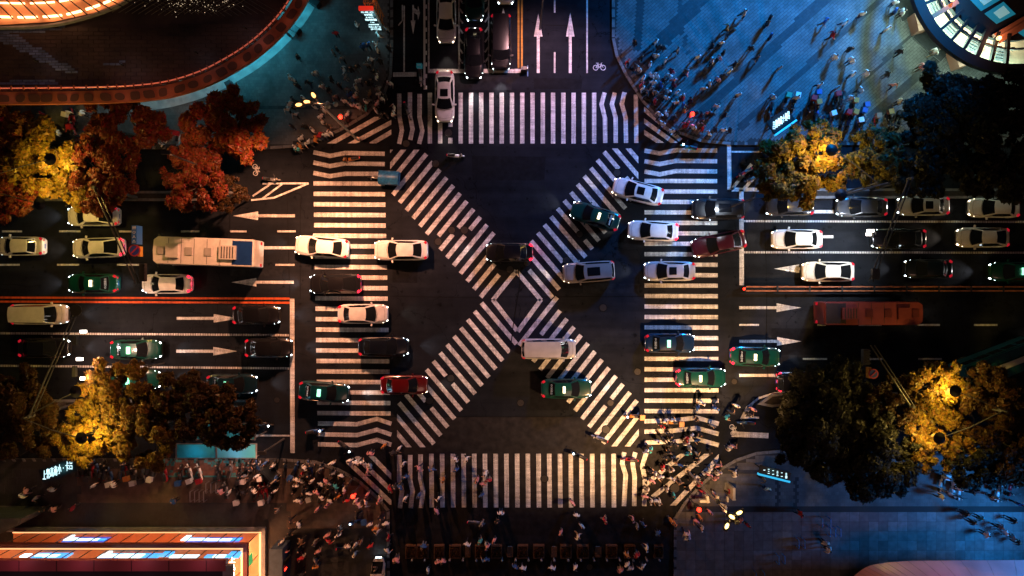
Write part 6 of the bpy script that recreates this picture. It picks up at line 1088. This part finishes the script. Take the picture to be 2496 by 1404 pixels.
# ------------------------------------------------------------------ labels that single each one out
def ordinals(items, base):
    by = {}
    for it in items: by.setdefault(base(it), []).append(it)
    return by
W_ORD = ORD + ['twenty-first', 'twenty-second', 'twenty-third', 'twenty-fourth', 'twenty-fifth']
def nearest(px, py, others, own):
    best = None
    for o, colr, px2, py2, kind in others:
        if o is own: continue
        d = math.hypot(px - px2, py - py2)
        if best is None or d < best[0]: best = (d, colr, px2, py2, kind)
    return best
def where(px, py, b):
    dx, dy = b[2] - px, b[3] - py
    side = ('left of' if dx > 0 else 'right of') if abs(dx) > abs(dy) else ('above' if dy > 0 else 'below')
    return side
PV = {'stand': 'standing', 'walk': 'striding', 'walk2': 'walking', 'phone': 'looking at a phone', 'bag': 'holding an arm down', 'ride': 'riding'}
SHORT = {'on the teal pavement below the pylon sign': 'on the teal pavement', 'in the crowd waiting beside the car lanes': 'in the crowd beside the car lanes', 'at the end of the top striped band by the crowd': 'at the crowded end of the top stripes', 'lined up on the kerb beneath the orange lamp pole': 'on the kerb beneath the orange lamps', 'at the curved kerb of the blue plaza': 'at the curved plaza kerb', 'by the red signal at the plaza corner': 'by the plaza corner signal', 'on the hatched stripes below the blue plaza': 'on the hatching below the plaza', 'walking across the open blue plaza': 'on the open blue plaza', 'crossing on the right striped band in yellow light': 'on the right striped band', 'near the curved median nose right of the striped band': 'near the curved median nose', 'on the hatched stripes around the crowd barrier': 'around the crowd barrier', 'on the pavement corner beneath the yellow lamp pole': 'beneath the yellow lamps', 'stepping off the dim kerb beside the bottom striped band': 'off the dim lower kerb', 'in the dim crowd beside the parked scooters': 'in the dim crowd by scooters', 'on the dark paving near the shop building corner': 'near the shop building corner', 'on the bottom striped band': 'on the bottom stripes', 'on the dark walking street by the planters': 'near the planter row', 'on the slab pavement by the lower right trees': 'on the slab pavement', 'in a small huddle at the edge of the brown pavement': 'in the brown pavement huddle', 'below the lit characters sign': 'below the lit characters sign', 'alone on the top striped band': 'alone on the top striped band'}
zone_n = {}
seen = {}
for it in PEOPLE: seen.setdefault((it[1], it[4]), []).append(it)
for (colr, zone), L_ in seen.items():
    zs = SHORT.get(zone, zone); L_.sort(key=lambda i: i[5])
    for i, it in enumerate(L_):
        o, _, tr, pose, _, px, py = it
        if pose == 'ride': lab = f'rider in a {colr} top, {zone[:-13]}' if len(L_) == 1 else f'rider in a {colr} top, {W_ORD[i]} from the left, {zone[:-13]}'
        elif len(L_) == 1: lab = f'only {colr} topped person {zs}, {PV[pose]}'
        else: lab = f'{colr} topped person {zs}, {W_ORD[i] + " from left" if i else "leftmost"} of {len(L_)}'
        o['label'] = lab; o['group'] = 'people ' + zone.replace(' on a scooter', '')
sc = {}
for it in SCOOT: sc.setdefault((it[1], it[2], it[4]), []).append(it)
for (colr, bx, zone), L_ in sc.items():
    L_.sort(key=lambda i: i[5])
    for i, it in enumerate(L_):
        nm = f'{colr} scooter' + (f' with {bx} box' if bx else '')
        lab = (zone if zone.startswith('white scooter') else f'{nm} {zone}') if len(L_) == 1 else f'{nm} {zone.replace("parked in the row beside", "in the row by").replace("behind the row", "behind that row")}, {W_ORD[i]} from left'
        it[0]['label'] = lab; it[0]['group'] = 'scooters ' + zone if len(zone) > 5 else 'scooters'
# ------------------------------------------------------------------ trees
def lobes_for(seed, n=62):
    r = random.Random(seed); out = []
    for k in range(n):
        a, q = r.uniform(0, 6.283), math.sqrt(r.random()) * (.90 if k % 4 else 1.0); z = r.uniform(-.25, .55) * (1 - q * .6); out.append((q * math.cos(a), q * math.sin(a), z, r.uniform(.08, .21) * (1.2 - .45 * q)))
    return out
VAR = []
for sd in range(5):
    lb = lobes_for(sd + 20); VAR.append((leaves(9500, 1, .060, sd, lb, .75), lb))
for sd in range(2):
    lb = lobes_for(sd + 40, 90); VAR.append((leaves(24000, 1, .036, sd + 9, lb, .75), lb))
def trunk_mesh(lb, hz, seed):
    r = random.Random(seed); mb = MB(); mb.tube((0, 0, 0), (.04, .03, hz * .45), .17, .12, 8); top_ = Vector((.04, .03, hz * .45))
    for k in range(9):
        l = lb[k * 6]; e = Vector((l[0] * 2.6, l[1] * 2.6, hz + l[2] * 1.2)); m_ = top_.lerp(e, .5) + Vector((r.uniform(-.2, .2), r.uniform(-.2, .2), .4)); mb.tube(top_, m_, .075, .05, 6).tube(m_, e, .05, .015, 5)
        for q in range(2): e2 = e + Vector((r.uniform(-.9, .9), r.uniform(-.9, .9), r.uniform(.1, .6))); mb.tube(m_.lerp(e, .6), e2, .025, .008, 4)
    return mb.mesh('trunk', M['bark'], True)
TK = [trunk_mesh(VAR[i][1], 5.6, i) for i in range(7)]
LIT_LEAF = {'red': (.125, .026, .010), 'red2': (.15, .036, .010), 'orange': (.17, .06, .012), 'yellow': (.19, .115, .014), 'yellow2': (.15, .088, .012), 'olive': (.085, .07, .018), 'dark': (.020, .020, .010), 'darkgreen': (.010, .014, .008), 'brown': (.05, .026, .009), 'amber': (.13, .072, .012)}  # lamp light and darkness put into each tree's leaf colour
for i, (px, py, r, k, lab) in enumerate([
    (15, 335, 82, 'orange', 'orange leaved tree cut by the left edge below the copper fascia'), (88, 385, 100, 'yellow', 'bright yellow tree with two dark lamp shades'), (22, 452, 84, 'red', 'rust coloured tree at the left edge beside the yellow tree'), (302, 316, 102, 'red', 'broad red leaved tree above the half hidden white car'), (246, 430, 90, 'red', 'dark red tree whose leaves cover the white car'), (180, 462, 50, 'yellow', 'small yellow crown squeezed between yellow and red trees'),
    (545, 316, 104, 'red2', 'orange red tree nearest the crowded orange lamp kerb'), (470, 436, 88, 'red', 'brownish red tree beside the hatched triangle'), (545, 470, 46, 'brown', 'small dark crown at the nose of the upper median'),
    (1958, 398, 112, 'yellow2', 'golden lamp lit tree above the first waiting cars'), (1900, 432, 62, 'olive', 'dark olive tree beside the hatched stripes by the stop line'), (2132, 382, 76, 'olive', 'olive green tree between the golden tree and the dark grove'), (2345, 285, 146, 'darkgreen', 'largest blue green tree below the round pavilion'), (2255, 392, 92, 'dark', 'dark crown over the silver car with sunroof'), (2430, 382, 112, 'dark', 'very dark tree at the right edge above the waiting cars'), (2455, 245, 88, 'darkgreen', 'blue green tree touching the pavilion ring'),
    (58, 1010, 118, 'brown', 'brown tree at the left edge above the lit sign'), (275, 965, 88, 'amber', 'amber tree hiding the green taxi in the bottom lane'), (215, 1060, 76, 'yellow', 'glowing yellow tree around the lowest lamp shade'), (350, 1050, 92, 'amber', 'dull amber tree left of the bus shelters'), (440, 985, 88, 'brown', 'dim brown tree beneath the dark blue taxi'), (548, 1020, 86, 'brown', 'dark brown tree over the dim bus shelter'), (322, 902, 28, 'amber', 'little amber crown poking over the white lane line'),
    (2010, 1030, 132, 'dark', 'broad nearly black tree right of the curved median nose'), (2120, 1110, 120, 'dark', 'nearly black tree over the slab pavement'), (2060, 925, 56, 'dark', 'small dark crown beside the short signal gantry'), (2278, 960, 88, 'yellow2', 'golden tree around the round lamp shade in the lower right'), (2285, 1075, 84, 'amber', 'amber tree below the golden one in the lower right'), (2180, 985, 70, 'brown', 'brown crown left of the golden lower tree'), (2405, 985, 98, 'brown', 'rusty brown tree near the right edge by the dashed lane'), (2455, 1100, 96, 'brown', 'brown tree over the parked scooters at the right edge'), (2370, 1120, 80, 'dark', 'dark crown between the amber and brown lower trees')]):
    x, y, _ = G(px, py, 5.4); vi = i % 5 if r < 118 else 5 + i % 2; R_ = r / PX * (1 - 5.4 / H); rd = random.Random(i); t = thing('street_tree', lab, 'tree', (x, y, 0), rd.uniform(0, 6.28))
    s_ = R_ * 1.02; c = link('crown', VAR[vi][0], t, (0, 0, 5.3 if R_ > 2 else 4.6)); c.scale = (s_, s_ * rd.uniform(.9, 1.05), min(s_, 3.2) * .8); v = rd.uniform(.9, 1.12); c.color = (*[q * v for q in LIT_LEAF[k]], 1)
    tk = link('trunk', TK[vi], t); tk.scale = (s_ / 2.9, s_ / 2.9, 1 if R_ > 2 else .86)
added_lamp(1330, -60, 11, 15000, (1, .50, .52), 'slim road lamp at the top edge above the pink lane arrows', None, 98)
added_lamp(640, 1104, 5.5, 3200, (1, .40, .24), 'low lamp beside the end of the lit bus shelter', (470, 1215), 104)
added_lamp(1850, 478, 8.5, 4200, (.72, .84, 1), 'slim lamp at the nose of the upper right median by the stop line', (1655, 520), 64)
added_lamp(405, 372, 11, 1500, (1, .40, .16), 'tall lamp head rising between the red leaved trees', (400, 330), 110)
